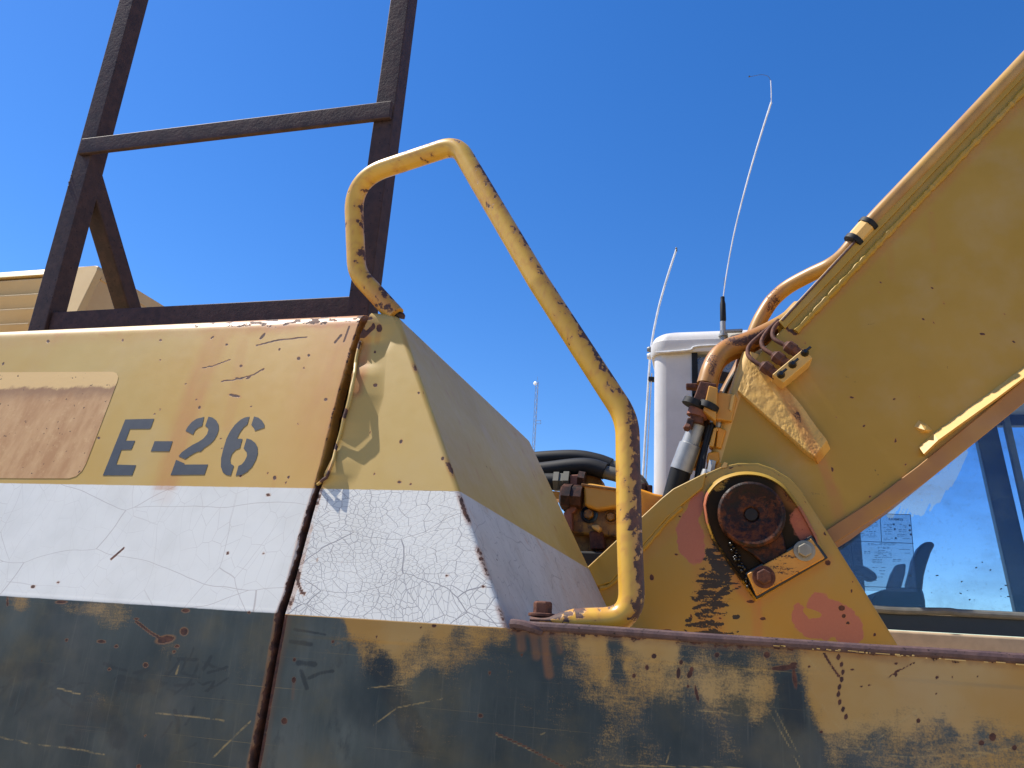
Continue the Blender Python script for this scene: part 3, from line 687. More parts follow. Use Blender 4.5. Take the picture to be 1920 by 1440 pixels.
# added sheet blocking light behind the seam, shade in its dark and olive
mb = MB(); mb.mesh(*prism([(-.80, 1.10, .95), (-.45, 1.10, .95), (-.45, 1.10, 1.55), (-.80, 1.10, 1.55)], (0, .01, 0))); mb.obj('seam_light_block', M['dark'], EX); mb = MB()
mb.mesh(*prism([(-.80, 1.09, 1.552), (-.45, 1.09, 1.552), (-.60, 1.232, 2.07), (-.80, 1.232, 2.07)], (0, .01, 0)))
mb.obj('seam_light_block', simple('olive seam shade', (.10, .075, .022, 1), .8), EX)

# ---- right lower panel with its rusty rim
xs = np.concatenate([np.linspace(0, 1, 540), [1.06, 1.3, 1.8, 2.6]])
zs = np.concatenate([np.arange(.92, 1.3, .05), np.arange(1.32, 1.5575, .002), [1.5578]])
x1 = .40
P = np.zeros((len(zs), len(xs) + 1, 3))
for i, z in enumerate(zs):
    xl = np.interp(z, sr_z, sr_x); X = xl + (x1 - xl) * xs
    P[i, 1:, 0] = X; P[i, 1:, 1] = YC; P[i, 1:, 2] = z
    P[i, 0] = (xl + .002, YC + .03, z)
P[:, 1:, 1] += (fbm(P[:, 1:, 0] * 3, P[:, 1:, 2] * 3, 17, 2) - .5) * .006 * (P[:, 1:, 2] < 1.53)
q = ref(P); X_, Y_ = q; rust = np.zeros_like(X_); stain = rust.copy(); scr = rust.copy()
CT = [(520, 1200, 1), (600, 1180, 1), (640, 1180, .8), (660, 1168, .1), (700, 1175, .0), (730, 1190, .0), (745, 1215, .15), (770, 1240, .45), (690, 1215, .45), (650, 1230, .95), (720, 1245, .8), (780, 1180, .05), (830, 1178, .15), (800, 1205, .5), (860, 1195, .55), (900, 1180, .35), (940, 1185, .45), (930, 1230, .8), (945, 1270, .8), (600, 1300, 1), (700, 1300, 1), (800, 1290, 1), (900, 1290, .95), (980, 1200, .9), (1000, 1260, 1), (1040, 1240, .8), (1075, 1200, .5), (1070, 1250, .55), (1060, 1290, .8),
      (1095, 1200, .15), (1125, 1210, .12), (1130, 1260, .2), (1120, 1300, .5), (1150, 1210, .75), (1160, 1260, .8), (1185, 1200, .2), (1220, 1210, .1), (1255, 1220, .1), (1230, 1260, .3), (1270, 1270, .35), (1180, 1250, .35), (1290, 1220, .7), (1310, 1250, .45), (1330, 1290, .3), (1350, 1225, .7), (1390, 1240, .75), (1370, 1270, .4), (1420, 1250, .45), (1430, 1290, .25), (1420, 1330, .4), (1300, 1320, .7), (1390, 1340, .8),
      (1470, 1230, .5), (1475, 1270, .85), (1480, 1310, 1), (1490, 1350, 1), (1460, 1350, .9), (1530, 1240, .1), (1540, 1300, .05), (1560, 1350, .1), (1590, 1290, 0), (1570, 1400, .55), (1520, 1400, 1), (1650, 1300, -.05), (1750, 1290, -.1), (1850, 1300, -.1), (1910, 1300, -.1), (1640, 1345, .25), (1700, 1350, .2), (1800, 1350, .15), (1900, 1350, .15), (1650, 1390, .6), (1720, 1395, .55), (1780, 1380, .6), (1850, 1390, .6), (1900, 1400, .5), (1700, 1430, .55), (1850, 1430, .45), (1600, 1430, .7),
      (1100, 1350, .95), (1160, 1365, .66), (1180, 1400, .8), (1220, 1410, .68), (1250, 1350, .95), (1280, 1380, 1), (1340, 1400, .78), (1360, 1410, .7), (1420, 1390, 1), (1450, 1430, 1), (1180, 1435, .7), (1300, 1435, .9), (1000, 1400, 1), (900, 1400, 1), (500, 1400, 1), (700, 1420, 1)]
teal = idw(q, CT, 3.2, .85) + .22 * (fbm(X_ / 34, Y_ / 60, 51) - .5) + .10 * (fbm(X_ / 9, Y_ / 16, 52) - .5)
fade = idw(q, [(510, 1200, .6), (560, 1300, .75), (540, 1400, .85), (640, 1240, .6), (700, 1330, .25), (720, 1260, .15), (650, 1400, .7), (770, 1300, .5), (800, 1350, .5), (720, 1430, .5), (860, 1280, .4), (880, 1380, .3), (960, 1260, .1), (1050, 1350, .02), (1000, 1430, .15), (1200, 1350, 0), (1400, 1380, 0), (1500, 1340, 0), (1700, 1400, .3), (1880, 1400, .5)], 3)
for (x, y, rx, ry, a) in [(552, 1237, 3, 4, 0), (551, 1275, 4, 6, 0), (533, 1352, 6, 7, 0), (624, 1203, 3, 3, 0), (814, 1173, 5, 4, 0), (789, 1177, 2, 2, 0), (706, 1194, 2, 3, 0), (901, 1342, 5, 4, 20), (918, 1262, 2, 4, 0), (978, 1228, 2, 3, 0),
        (1226, 1230, 5, 5, 0), (1213, 1252, 4, 6, 0), (1189, 1267, 4, 5, 0), (1236, 1257, 2, 2, 0), (1272, 1263, 4, 12, 5), (1277, 1242, 4, 5, 0), (1293, 1265, 5, 8, 30), (1290, 1287, 3, 3, 0), (1306, 1300, 3, 18, -12), (1297, 1255, 4, 5, 0), (1470, 1252, 26, 5, -4), (1488, 1245, 7, 4, 0), (1490, 1272, 4, 20, -8), (1438, 1228, 7, 7, 0), (1517, 1250, 3, 3, 0), (1757, 1270, 3, 4, 0), (1832, 1269, 2, 2, 0), (1786, 1270, 2, 2, 0),
        (1722, 1351, 4, 5, 20), (1840, 1393, 6, 5, 0), (1861, 1382, 7, 8, 0), (1902, 1402, 5, 6, 0), (1756, 1300, 2, 2, 0), (1615, 1288, 3, 2, 0), (1598, 1256, 4, 2, 0), (1630, 1284, 3, 2, 0), (1680, 1244, 3, 3, 0), (1540, 1372, 3, 3, 0), (1682, 1258, 6, 2, -30), (1344, 1228, 5, 5, 0), (1680, 1266, 3, 3, 0)]:
    rust = np.maximum(rust, blob(q, x, y, rx * .85 + .1, ry * .85 + .1, a))
for k in range(9):
    y = 1232 + k * 14; rust = np.maximum(rust, blob(q, 1572 + 6 * math.sin(k * .9) + k * 1.2, y, 3.2, 5.5, 10))
for pts, wd in [([(1545, 1225), (1560, 1250), (1573, 1268)], 2.5), ([(1665, 1270), (1690, 1255), (1715, 1242)], 1.3), ([(930, 1375), (985, 1400), (1060, 1440)], 1.6)]:
    rust = np.maximum(rust, .75 * stroke(q, pts, wd))
dz = 1.5578 - P[:, :, 2]
rimw = np.clip(1 - dz / .014, 0, 1) * (X_ > 950)
rust = np.maximum(rust, rimw * (.35 + .9 * (fbm(X_ / 14, Y_ / 9, 61) - .3)))
edge = np.zeros_like(X_); edge[:, :4] = .75; rust = np.maximum(rust, edge * (.5 + fbm(P[:, :, 2] * 50, X_ * 0, 7)))
stain = np.maximum(stain, .6 * np.clip(1 - (X_ - (536 - (Y_ - 1150) * .18)) / 16, 0, 1))
for pts, wd, k in [([(1020, 1185), (1022, 1215), (1030, 1265)], 8, .95), ([(1000, 1185), (1006, 1230)], 8, .8), ([(975, 1180), (978, 1215)], 8, .8), ([(1045, 1185), (1050, 1220)], 6, .7), ([(551, 1280), (549, 1310)], 3, .5), ([(1560, 1215), (1700, 1240)], 10, .4)]:
    stain = np.maximum(stain, k * run(q, pts, wd))
for pts in [[(930, 1378), (990, 1405), (1060, 1440)], [(700, 1360), (745, 1327), (830, 1310)], [(690, 1290), (760, 1283)], [(1160, 1435), (1400, 1440)], [(1440, 1330), (1480, 1400), (1500, 1440)], [(1450, 1325), (1500, 1420)], [(1520, 1290), (1560, 1350), (1620, 1410)], [(1580, 1400), (1700, 1420), (1850, 1410)], [(1600, 1350), (1650, 1420)], [(1150, 1250), (1120, 1290)], [(1013, 1378), (1022, 1374)], [(1250, 1430), (1258, 1400)], [(1640, 1390), (1720, 1330)], [(1500, 1215), (1560, 1290)], [(1300, 1330), (1420, 1345)], [(1700, 1380), (1800, 1440)], [(1750, 1440), (1900, 1400)]]:
    scr = np.maximum(scr, .8 * stroke(q, pts, 1.7))
for xx in (746,): scr = np.maximum(scr, 0)
smr = np.zeros_like(X_)
for pts, wd in [([(545, 1203), (582, 1208)], 5), ([(580, 1271), (600, 1262), (624, 1258)], 4), ([(560, 1243), (590, 1245)], 6), ([(565, 1258), (575, 1290)], 5), ([(552, 1180), (610, 1190)], 3), ([(700, 1230), (740, 1300), (790, 1400)], 26), ([(745, 1210), (748, 1260), (752, 1300)], 1.5), ([(1480, 1290), (1490, 1360)], 26)]: smr = np.maximum(smr, .75 * stroke(q, pts, wd))
lp = grid('lower_panel', P, M['lower'], EX, dict(smear=smr, rust=rust, stain=stain, teal=teal, fade=fade, scratch=scr), 'lower side panel, teal worn through to yellow')
# rim: rolled edge of the deck, from the handrail foot forward
a, b = atY((962, 1172), YC), np.array([1.6, YC, 1.5585])
path = [a + (b - a) * t for t in np.linspace(0, 1, 260)]
path = [p + np.array([0, .0, (.0025 * (fbm(p[0] * 6, 0., 71, 2) - .5))]) for p in path]
V, Fc = tube(path, .0062, 10); V = np.array(V)
qv = ref(V)
link('rim', V, Fc, M['rust_rim'], lp, 'rusted rolled rim', smooth=True)
mb = MB(); 
for k in range(26):                          # flecks of paint left along the rim
    x0 = 1400 + 530 * random.random(); ln = random.choice((3, 5, 8, 14, 30)) * random.uniform(.6, 1.3)
    y0 = 1205 + (x0 - 1390) * .0755 + random.uniform(-1.5, 1.5); p0 = atY((x0, y0 + 1), YC - .0063); p1 = atY((x0 + ln, y0 + ln * .0755 + 1), YC - .0063)
    mb.mesh(*bar(p0, p1, .0012, random.uniform(.0008, .0018)))
mb.obj('paint_fleck', M['boom_pale'], lp)['kind'] = 'stuff'
# little curled lip by the handrail foot
V, Fc = tube(catmull([atY((958, 1170), YC - .004), atY((975, 1171), YC - .005), atY((1000, 1178), YC - .004), atY((1015, 1183), YC + .002)], .004), .0065, 8)
link('curled_lip', V, Fc, M['rust_rim'], lp, smooth=True)
# deck, inner structure and running gear (mostly hidden)
MB().mesh(*box(-2.7, -.40, 1.12, 4.2, 1.44, 1.53)).mesh(*box(-.40, 1.6, 1.06, 4.2, 1.44, 1.53)).obj('deck', M['deck'], EX)
MB().mesh(*box(-2.7, 1.6, 1.07, 4.2, .92, 1.0)).obj('frame_floor', M['dark'], EX)
MB().mesh(*lathe((-.4, 2.6, .55), (0, 0, 1), [(0, .7), (.38, .7)], 32)).obj('turntable', M['dark'], EX)
for yy in (1.45, 3.75):
    n_ = 28; pts = []
    for k in range(n_):
        t = 2 * math.pi * k / n_; pts.append((-.4 + math.cos(t) * .45 + (1.5 if math.cos(t) > 0 else -1.5), yy - .3, .46 + .45 * math.sin(t)))
    MB().mesh(*prism(pts, (0, .6, 0))).obj('track', M['dark'], EX, bevel=.01)
MB().mesh(*box(-1.2, .4, 1.7, 3.5, .4, .7)).obj('track_frame', M['dark'], EX)

# ---- handrail
HR = [((1000, 1163), 1.085), ((1080, 1166), 1.085), ((1186, 1162), 1.09), ((1180, 1000), 1.095), ((1176, 785), 1.105), ((1010, 530), 1.11), ((857, 271), 1.145), ((661, 336), 1.18), ((669, 512), 1.187), ((742, 592), 1.20)]
hp3 = [atY(p, Y) for p, Y in HR]
path = fillet(hp3, [.05, .05, .095, .05, .10, .05, .05, .075, .075, .03], .006)
n_ = len(path); r_ = np.full(n_, .0178); sq = np.ones(n_)
PX = ref(np.array(path))
fl = np.clip((1078 - PX[0]) / 45, 0, 1) * (PX[1] > 1120); r_ = r_ * (1 + .25 * fl); sq = 1 - .72 * fl
V, Fc = tube(path, r_, 20, True, sq); V = np.array(V); qv = ref(V); cen = np.repeat(np.array(path), 20, 0)
nrm = (V - cen); side = nrm[:, 0] / .017
arc = np.repeat(np.arange(n_) * .006, 20); angp = np.tile(np.arange(20), n_)
rm = .27 * np.clip(side, 0, 1) + .06
leg = (qv[0] > 860) & (qv[1] > 300)
rm = rm + .16 * leg * np.clip(side + .15, 0, 1)
rm = rm + .42 * np.clip((1180 - qv[0]) / 90, 0, 1) * np.clip((qv[1] - 1080) / 60, 0, 1) * np.clip(nrm[:, 2] / .017 + .35, 0, 1)
rm = rm + .3 * blob(qv, 722, 574, 22, 16, 40) + .45 * np.repeat(fl, 20) + .30 * (blob(qv, 790, 285, 60, 12, -18)) * (nrm[:, 2] > 0) + .22 * blob(qv, 660, 420, 12, 60) * (side < -.2)
rm = rm + .04 + .5 * (vn(arc * 62, np.sin(angp / 20 * 6.283) * 2.2 + 5, 81) - .45) + .62 * (vn(arc * 170, angp * .9, 82) - .5)
rm = rm + .25 * blob(qv, 1183, 950, 16, 190) * np.clip(side + .1, 0, 1) + .12 * blob(qv, 1100, 700, 60, 120, 60) * np.clip(side, 0, 1)
st = .95 * blob(qv, 715, 565, 34, 24, 40) + .85 * np.clip(side, 0, 1) * leg + .5 * np.repeat(fl, 20) + .25 * blob(qv, 780, 290, 40, 12)
hr = link('handrail', V, Fc, M['rail'], EX, 'bent yellow tube handrail chipped to rust', smooth=True, crease=60, attrs=dict(rust=np.clip(rm, 0, 1), stain=np.clip(st, 0, 1)))
fb = atY((1017, 1152), 1.085)
hexbolt(fb + np.array([0, 0, -.003]), (0, 0, 1), .0135, .020, hr, M['rust']).obj('bolt', M['rust'], hr, bevel=.001)
gb = atY((1000, 1166), 1.085); MB().mesh(*box(gb[0] - .02, gb[0] + .03, 1.07, 1.11, 1.53, gb[2] - .004)).obj('mounting_pad', M['rust_rim'], hr, bevel=.002)
wb = atY((745, 586), 1.205); MB().mesh(*lathe(wb + np.array([0, .004, -.008]), (.25, -.2, 1), [(0, .013), (.006, .013), (.010, .010)], 18)).obj('weld_collar', M['rust_dark'], hr, smooth=True)

# ---- engine cover with louvres behind
YE = 2.0
def E3(p, d=0.): return atY(p, YE + d)
c1 = E3((188, 494)); c0 = E3((126, 497)); cb = E3((160, 640)); 
zt = c1[2]; xr_ = c1[0]
def ey(z): return YE - .22 * (zt - z)      # face slopes out towards its foot
xL = -4.4; zb = 2.06; xs0 = c0[0] - .02
front = [(xs0, ey(zb), zb), (xr_ , ey(zb), zb), (xr_, ey(zt - .03), zt - .03), (xr_ - .012, ey(zt) + .004, zt - .006), (xr_ - .035, ey(zt) + .012, zt), (xs0, ey(zt) + .012, zt)]
ec = MB().mesh(*prism(front, (0, .03, 0))).obj('engine_cover', M['cream'], EX, 'beige engine cover with louvred intake', bevel=.004)
fx = E3((92, 500))[0]
MB().mesh(*prism([(fx, ey(zt) + .012, zt), (fx, ey(zt - .05), zt - .035), (xL, ey(zt - .05), zt - .035), (xL, ey(zt) + .012, zt)], (0, .05, 0))).obj('top_lip', M['cream'], ec, bevel=.004)
zl = [atY((40, yy), YE - .04)[2] for yy in (514, 546, 576, 607, 638)]
for k in range(4):
    z1, z0 = zl[k], zl[k + 1]
    y1 = ey(z1) + .008; y0 = ey(z0) + .05
    MB().mesh(*prism([(xL, y1, z1), (xL, y1, z1 - .006), (xL, y0, z0 - .002), (xL, y0 + .012, z0), (xL, y1 + .06, z1 - .001)], (xs0 - .03 - xL, 0, 0))).obj('louvre_slat', M['cover'], ec, bevel=.0015)
MB().mesh(*box(xL, xs0, YE + .1, YE + .12, zb, zt - .01)).obj('louvre_back', M['dark'], ec)
side_ = [(xr_ - .003, ey(zb) + .012, zb), (xr_ - .003, 3.6, zb), (xr_ - .003, 3.6, zt - .01), (xr_ - .003, ey(zt) + .03, zt - .01)]
MB().mesh(*prism(side_, (-.02, 0, 0))).obj('side_sheet', M['cover'], ec)
MB().mesh(*prism([(xr_ - .004, ey(zt) + .02, zt - .055), (xr_ - .004, 3.6, zt - .055), (xr_ - .004, 3.6, zt - .047), (xr_ - .004, ey(zt) + .02, zt - .047)], (.004, 0, 0))).obj('seam_strip', M['cover'], ec)
MB().mesh(*box(xL, xr_ - .03, YE + .03, 3.6, zt - .03, zt - .006)).obj('top_sheet', M['cream'], ec)
# hood top deck behind the rolled edge
MB().mesh(*box(-2.7, -.95, 1.9, 3.6, 2.02, 2.06)).obj('hood_deck', M['cover'], EX)

# ---- boom foot bracket
YB = 2.38
OUT = [(1098, 1068), (1240, 936), (1262, 918), (1325, 887), (1355, 874), (1385, 868), (1420, 868), (1450, 878), (1480, 896), (1503, 920), (1525, 955), (1560, 1010), (1605, 1082), (1690, 1220), (1760, 1335), (1040, 1335), (1040, 1122)]
Vp, Fp = plate(OUT, YB, .05)
bk = MB().mesh(Vp, Fp).obj('boom_bracket', M['bracket'], EX, 'thick bracket plate holding the boom pin', bevel=.003)
# wear on the bracket face: a fine sheet of paint bonded to the plate
def in_poly(x, y, poly):
    ins = np.zeros(np.shape(x), bool); n = len(poly)
    for i in range(n):
        (x1_, y1_), (x2_, y2_) = poly[i], poly[(i + 1) % n]
        c = ((y1_ > y) != (y2_ > y)) & (x < (x2_ - x1_) * (y - y1_) / (y2_ - y1_ + 1e-12) + x1_); ins ^= c
    return ins
def face_sheet(name, outl, Y, step, mat, parent, attrf, label=None):
    """the painted front skin of a plate: a fine net of points filling its outline"""
    pts3 = [atY(p, Y) for p in outl]; bm = bmesh.new(); b0 = base_of(parent)
    vs_ = [bm.verts.new(Vector(p - b0)) for p in pts3]; f = bm.faces.new(vs_)
    x0_, x1_ = min(p[0] for p in pts3), max(p[0] for p in pts3); z0_, z1_ = min(p[2] for p in pts3), max(p[2] for p in pts3)
    bmesh.ops.triangulate(bm, faces=bm.faces[:])
    for x in np.arange(x0_ + step, x1_, step): bmesh.ops.bisect_plane(bm, geom=bm.verts[:] + bm.edges[:] + bm.faces[:], plane_co=(x - b0[0], 0, 0), plane_no=(1, 0, 0))
    for z in np.arange(z0_ + step, z1_, step): bmesh.ops.bisect_plane(bm, geom=bm.verts[:] + bm.edges[:] + bm.faces[:], plane_co=(0, 0, z - b0[2]), plane_no=(0, 0, 1))
    me = bpy.data.meshes.new(name); bm.to_mesh(me); bm.free()
    n = len(me.vertices); co = np.empty(n * 3, np.float32); me.vertices.foreach_get('co', co); W = co.reshape(-1, 3) + b0
    for k, a in attrf(ref(W), W).items():
        at = me.attributes.new(k, 'FLOAT', 'POINT'); at.data.foreach_set('value', np.clip(a, 0, 1.5).astype(np.float32))
    me.materials.append(mat); o = bpy.data.objects.new(name, me); COL.objects.link(o); o.parent = parent
    if label: o['label'] = label
    return o
def bracket_wear(q, W):
    pr = np.maximum.reduce([blob(q, 1295, 1010, 26, 48, -12), blob(q, 1300, 960, 14, 40, 20), .9 * blob(q, 1535, 1130, 22, 22), blob(q, 1500, 1160, 16, 26, -10), blob(q, 1560, 1150, 46, 24, 18), blob(q, 1590, 1180, 28, 32, -20), blob(q, 1530, 1180, 40, 18, 12)])
    pr = pr - .7 * blob(q, 1524, 1150, 18, 6, 12)
    wob = .5 * (fbm(q[0] / 12, q[1] / 9, 91) - .5)
    rg = random.Random(21); gs = np.zeros_like(q[0])
    for k in range(70):
        t = rg.random(); x = 1362 - 50 * t + rg.gauss(0, 20); y = 1040 + 150 * t + rg.gauss(0, 10); l = rg.choice((4, 7, 12, 24)); a_ = rg.gauss(-.25, .25)
        gs = np.maximum(gs, rg.uniform(.45, .95) * stroke(q, [(x - l, y - l * math.sin(a_)), (x, y + rg.gauss(0, 2)), (x + l, y + l * math.sin(a_))], rg.uniform(1.5, 4.5)))
    gr = np.maximum.reduce([gs, 1.0 * blob(q, 1345, 1060, 10, 38, -35), .55 * blob(q, 1330, 1125, 30, 50, -10), .9 * blob(q, 1330, 1188, 26, 7)])
    st_ = np.maximum.reduce([.8 * run(q, [(1330, 1010), (1370, 1080), (1418, 1130)], 12), .8 * run(q, [(1418, 1125), (1420, 1165), (1420, 1200)], 9), .55 * run(q, [(1320, 1020), (1330, 1100), (1330, 1180)], 26), .4 * run(q, [(1420, 1130), (1480, 1090), (1550, 1050)], 12), .35 * run(q, [(1130, 1120), (1190, 1060), (1260, 990)], 12)])
    ru = np.zeros_like(q[0])
    for (x, y, rx, ry) in [(1578, 1140, 6, 5), (1582, 1155, 4, 4), (1590, 1168, 4, 3), (1601, 1212, 5, 4), (1430, 1160, 6, 3), (1548, 1000, 4, 4), (1552, 1055, 5, 5), (1597, 1108, 2, 3), (1640, 1190, 3, 3), (1222, 1083, 4, 6), (1268, 1040, 4, 2), (1296, 1155, 2, 3), (1386, 870, 9, 4), (1370, 876, 5, 3), (1322, 893, 4, 3), (1455, 884, 4, 3), (1462, 889, 4, 3), (1538, 980, 3, 3), (1512, 940, 3, 3), (1690, 1222, 9, 6), (1243, 920, 3, 4), (1275, 968, 2, 2), (1250, 1184, 10, 4), (1277, 1188, 6, 4), (1600, 1090, 2, 2), (1180, 1150, 3, 2), (1350, 1160, 4, 2), (1407, 1128, 8, 3)]:
        ru = np.maximum(ru, blob(q, x, y, rx, ry))
    return dict(primer=np.clip(pr + wob * .4, 0, 1), grime=np.clip(gr, 0, 1), stain=st_, rust=ru)
OUT_F = [(1101, 1071), (1243, 940), (1265, 922), (1328, 891), (1357, 879), (1386, 873), (1419, 873), (1448, 883), (1477, 901), (1499, 924), (1521, 958), (1556, 1013), (1601, 1085), (1685, 1220), (1750, 1330), (1050, 1330), (1050, 1122)]
face_sheet('painted_face', OUT_F, YB - .002, .0045, M['bracket'], bk, bracket_wear, 'painted face of the bracket with red primer patches and grease')
# edge strip along the rear slope
ST = [(1103, 1068), (1243, 938), (1270, 962), (1255, 978), (1152, 1086), (1135, 1100)]
V, Fc = plate([(1098, 1066), (1240, 934), (1262, 916), (1324, 885), (1318, 915), (1275, 950), (1250, 972), (1145, 1092), (1120, 1100)], YB - .016, .014)
MB().mesh(V, Fc).obj('edge_strip', M['bracket'], bk, 'raised strip along the sloping edge', bevel=.004)
def bead(px, Y, r, mat, parent, nm='weld_bead'):
    pth = catmull([atY(p, Y) for p in px], .008); rr2 = [r * (.75 + .5 * vn(i * .9, 0., 13)) for i in range(len(pth))]
    return link(nm, *tube(pth, rr2, 7), mat, parent, smooth=True)
bead([(1125, 1102), (1148, 1093), (1200, 1035), (1252, 975), (1278, 951)], YB - .008, .007, M['bracket'], bk)

# raised teardrop boss with chamfer
BO = [(1317, 945), (1323, 923), (1343, 900), (1373, 887), (1407, 884), (1440, 891), (1468, 908), (1490, 934), (1507, 959), (1534, 1009), (1549, 1046), (1416, 1128), (1334, 1012), (1320, 975)]
def smooth_out(px, k=5):
    P3 = [np.array([p[0], p[1], 0.]) for p in px]; n = len(P3); out = []
    for i in range(n):
        a, b, c, d = P3[i - 1], P3[i], P3[(i + 1) % n], P3[(i + 2) % n]
        for j in range(k):
            t = j / k; r = .5 * (2 * b + (c - a) * t + (2 * a - 5 * b + 4 * c - d) * t * t + (3 * b - a - 3 * c + d) * t ** 3); out.append((r[0], r[1]))
    return out
BOa = BO[:10]; arcp = [(p[0], p[1]) for p in catmull([np.array([p[0], p[1], 0.]) for p in BOa], 4)]
BOs = arcp + [(1549, 1046), (1416, 1128), (1378, 1075), (1334, 1012), (1322, 978)]
cx_, cy_ = 1425, 990
def inset(px, k): return [(cx_ + (x - cx_) * k, cy_ + (y - cy_) * k) for x, y in px]
n_ = len(BOs); o0 = [atY(p, YB - .003) for p in BOs]; o1 = [atY(p, YB - .026) for p in inset(BOs, .975)]; o2 = [atY(p, YB - .034) for p in inset(BOs, .948)]; o3 = [atY(p, YB - .022) for p in inset(BOs, .93)]
V = o0 + o1 + o2 + o3; Fc = []
for l in range(3): Fc += [(l * n_ + i, l * n_ + (i + 1) % n_, (l + 1) * n_ + (i + 1) % n_, (l + 1) * n_ + i) for i in range(n_)]
Fc.append(tuple(range(3 * n_, 4 * n_)))
V = np.array(V); qv = ref(V)
boss = link('pin_boss', V, Fc, M['bracket'], bk, 'raised teardrop boss round the pin', smooth=True, crease=30, attrs=dict(primer=.8 * blob(qv, 1322, 950, 10, 40) + .7 * blob(qv, 1515, 985, 14, 50, -25), grime=.9 * blob(qv, 1365, 1060, 14, 70, -35)))
def boss_wear(q, W):
    gr = 1.25 - .75 * blob(q, 1505, 975, 20, 44, -30) - .9 * blob(q, 1352, 905, 22, 14, -35) - .3 * blob(q, 1385, 1045, 14, 10) + .5 * (fbm(q[0] / 10, q[1] / 10, 95) - .5)  # grease, deepened to black so recess shade sits in the colour
    return dict(grime=np.clip(gr, 0, 1.2), primer=.75 * blob(q, 1505, 985, 22, 40, -30), rust=.5 * blob(q, 1480, 930, 18, 30, -35))
face_sheet('greasy_face', inset(BOs, .928), YB - .0235, .0045, M['greasy'], boss, boss_wear, 'greased face round the pin, blackened with recess shade')
# pin flag: round dished head with a tail to the keeper bar
pc = atY((1408, 967), YB - .03)
sc_ = pc[1] / 1442 * 1.03
flag = []
for a in np.linspace(math.radians(-15), math.radians(285) , 40): pass
head = [(1408 + 60 * math.cos(t), 967 - 62 * math.sin(t)) for t in np.linspace(math.radians(-38), math.radians(232), 46)]
FLG = head + [(1395, 1030), (1436, 1060), (1478, 1040), (1462, 1012)]
FLG = [(1408 + 60 * math.cos(t), 967 - 62 * math.sin(t)) for t in np.linspace(math.radians(-20), math.radians(215), 44)] + [(1378, 1018), (1412, 1040), (1436, 1062), (1476, 1036), (1470, 1010)]
MB().mesh(*plate(FLG, YB - .042, .02)).obj('pin_flag', M['pin'], boss, 'rusty teardrop flag on the pin', bevel=.004)
pf_ = [(0, .100), (.020, .100), (.024, .096), (.0255, .092), (.0235, .084), (.016, .066), (.012, .048), (.012, .026), (.008, .021), (-.03, .019)]
k_ = .94
MB().mesh(*lathe(pc + np.array([0, -.014, 0]), (0, -1, 0), [(h, r * k_) for h, r in pf_], 48)).obj('pin_head', M['pin'], boss, 'round dished pin head with a centre hole', smooth=True)
MB().mesh(*lathe(pc + np.array([0, -.0255, 0]), (0, -1, 0), [(0, .018), (.0012, .017)], 24)).obj('grease_hole', M['dark'], boss)
kb = [(1401, 1076), (1521, 1009), (1547, 1046), (1419, 1117)]
MB().mesh(*plate([(1396, 1074), (1522, 1003), (1553, 1046), (1418, 1124)], YB - .034, .02)).obj('keeper_seat', M['grease'], boss, bevel=.003)
kbm = MB().mesh(*plate(kb, YB - .058, .026)).obj('keeper_bar', M['fitting'], boss, 'keeper bar with two bolts', bevel=.003)
kw = lambda q, W: dict(grime=np.clip(np.maximum(blob(q, 1490, 1040, 40, 10, -28), .9 * blob(q, 1530, 1030, 18, 26, -30)) + .7 * (fbm(q[0] / 7, q[1] / 7, 97) - .4) - .6 * blob(q, 1462, 1062, 26, 12, -28), 0, 1), rust=.7 * blob(q, 1480, 1040, 16, 8, -28) + .5 * blob(q, 1420, 1100, 16, 10))
face_sheet('worn_face', [(1403, 1077), (1520, 1012), (1544, 1045), (1420, 1114)], YB - .0595, .005, M['boom_pale'], kbm, kw) if False else None
at_ = kbm.data.attributes.new('grime', 'FLOAT', 'POINT'); at_.data.foreach_set('value', [.30] * len(kbm.data.vertices))
hexbolt(atY((1432, 1082), YB - .058), (0, -1, 0), .0215, .024, boss, M['rust']).obj('bolt', M['rust'], boss, bevel=.002)
hexbolt(atY((1508, 1033), YB - .058), (0, -1, 0), .020, .024, boss, M['bolt']).obj('bolt', M['bolt'], boss, bevel=.002)
mb = MB()                                    # squeezed-out grease beads down the boss edge
for k in range(26):
    t = random.random(); p = (1340 + 66 * t + random.uniform(-4, 6), 950 + 150 * t + random.uniform(-5, 5)); c = atY(p, YB - .034); r = random.uniform(.003, .008)
    mb.mesh(*lathe(c, (0, -1, 0), [(-.004, r), (.002, r), (r * .8, r * .55), (r, r * .1)], 7))
mb.obj('grease_lump', M['grease'], boss, smooth=True, crease=0)['kind'] = 'stuff'

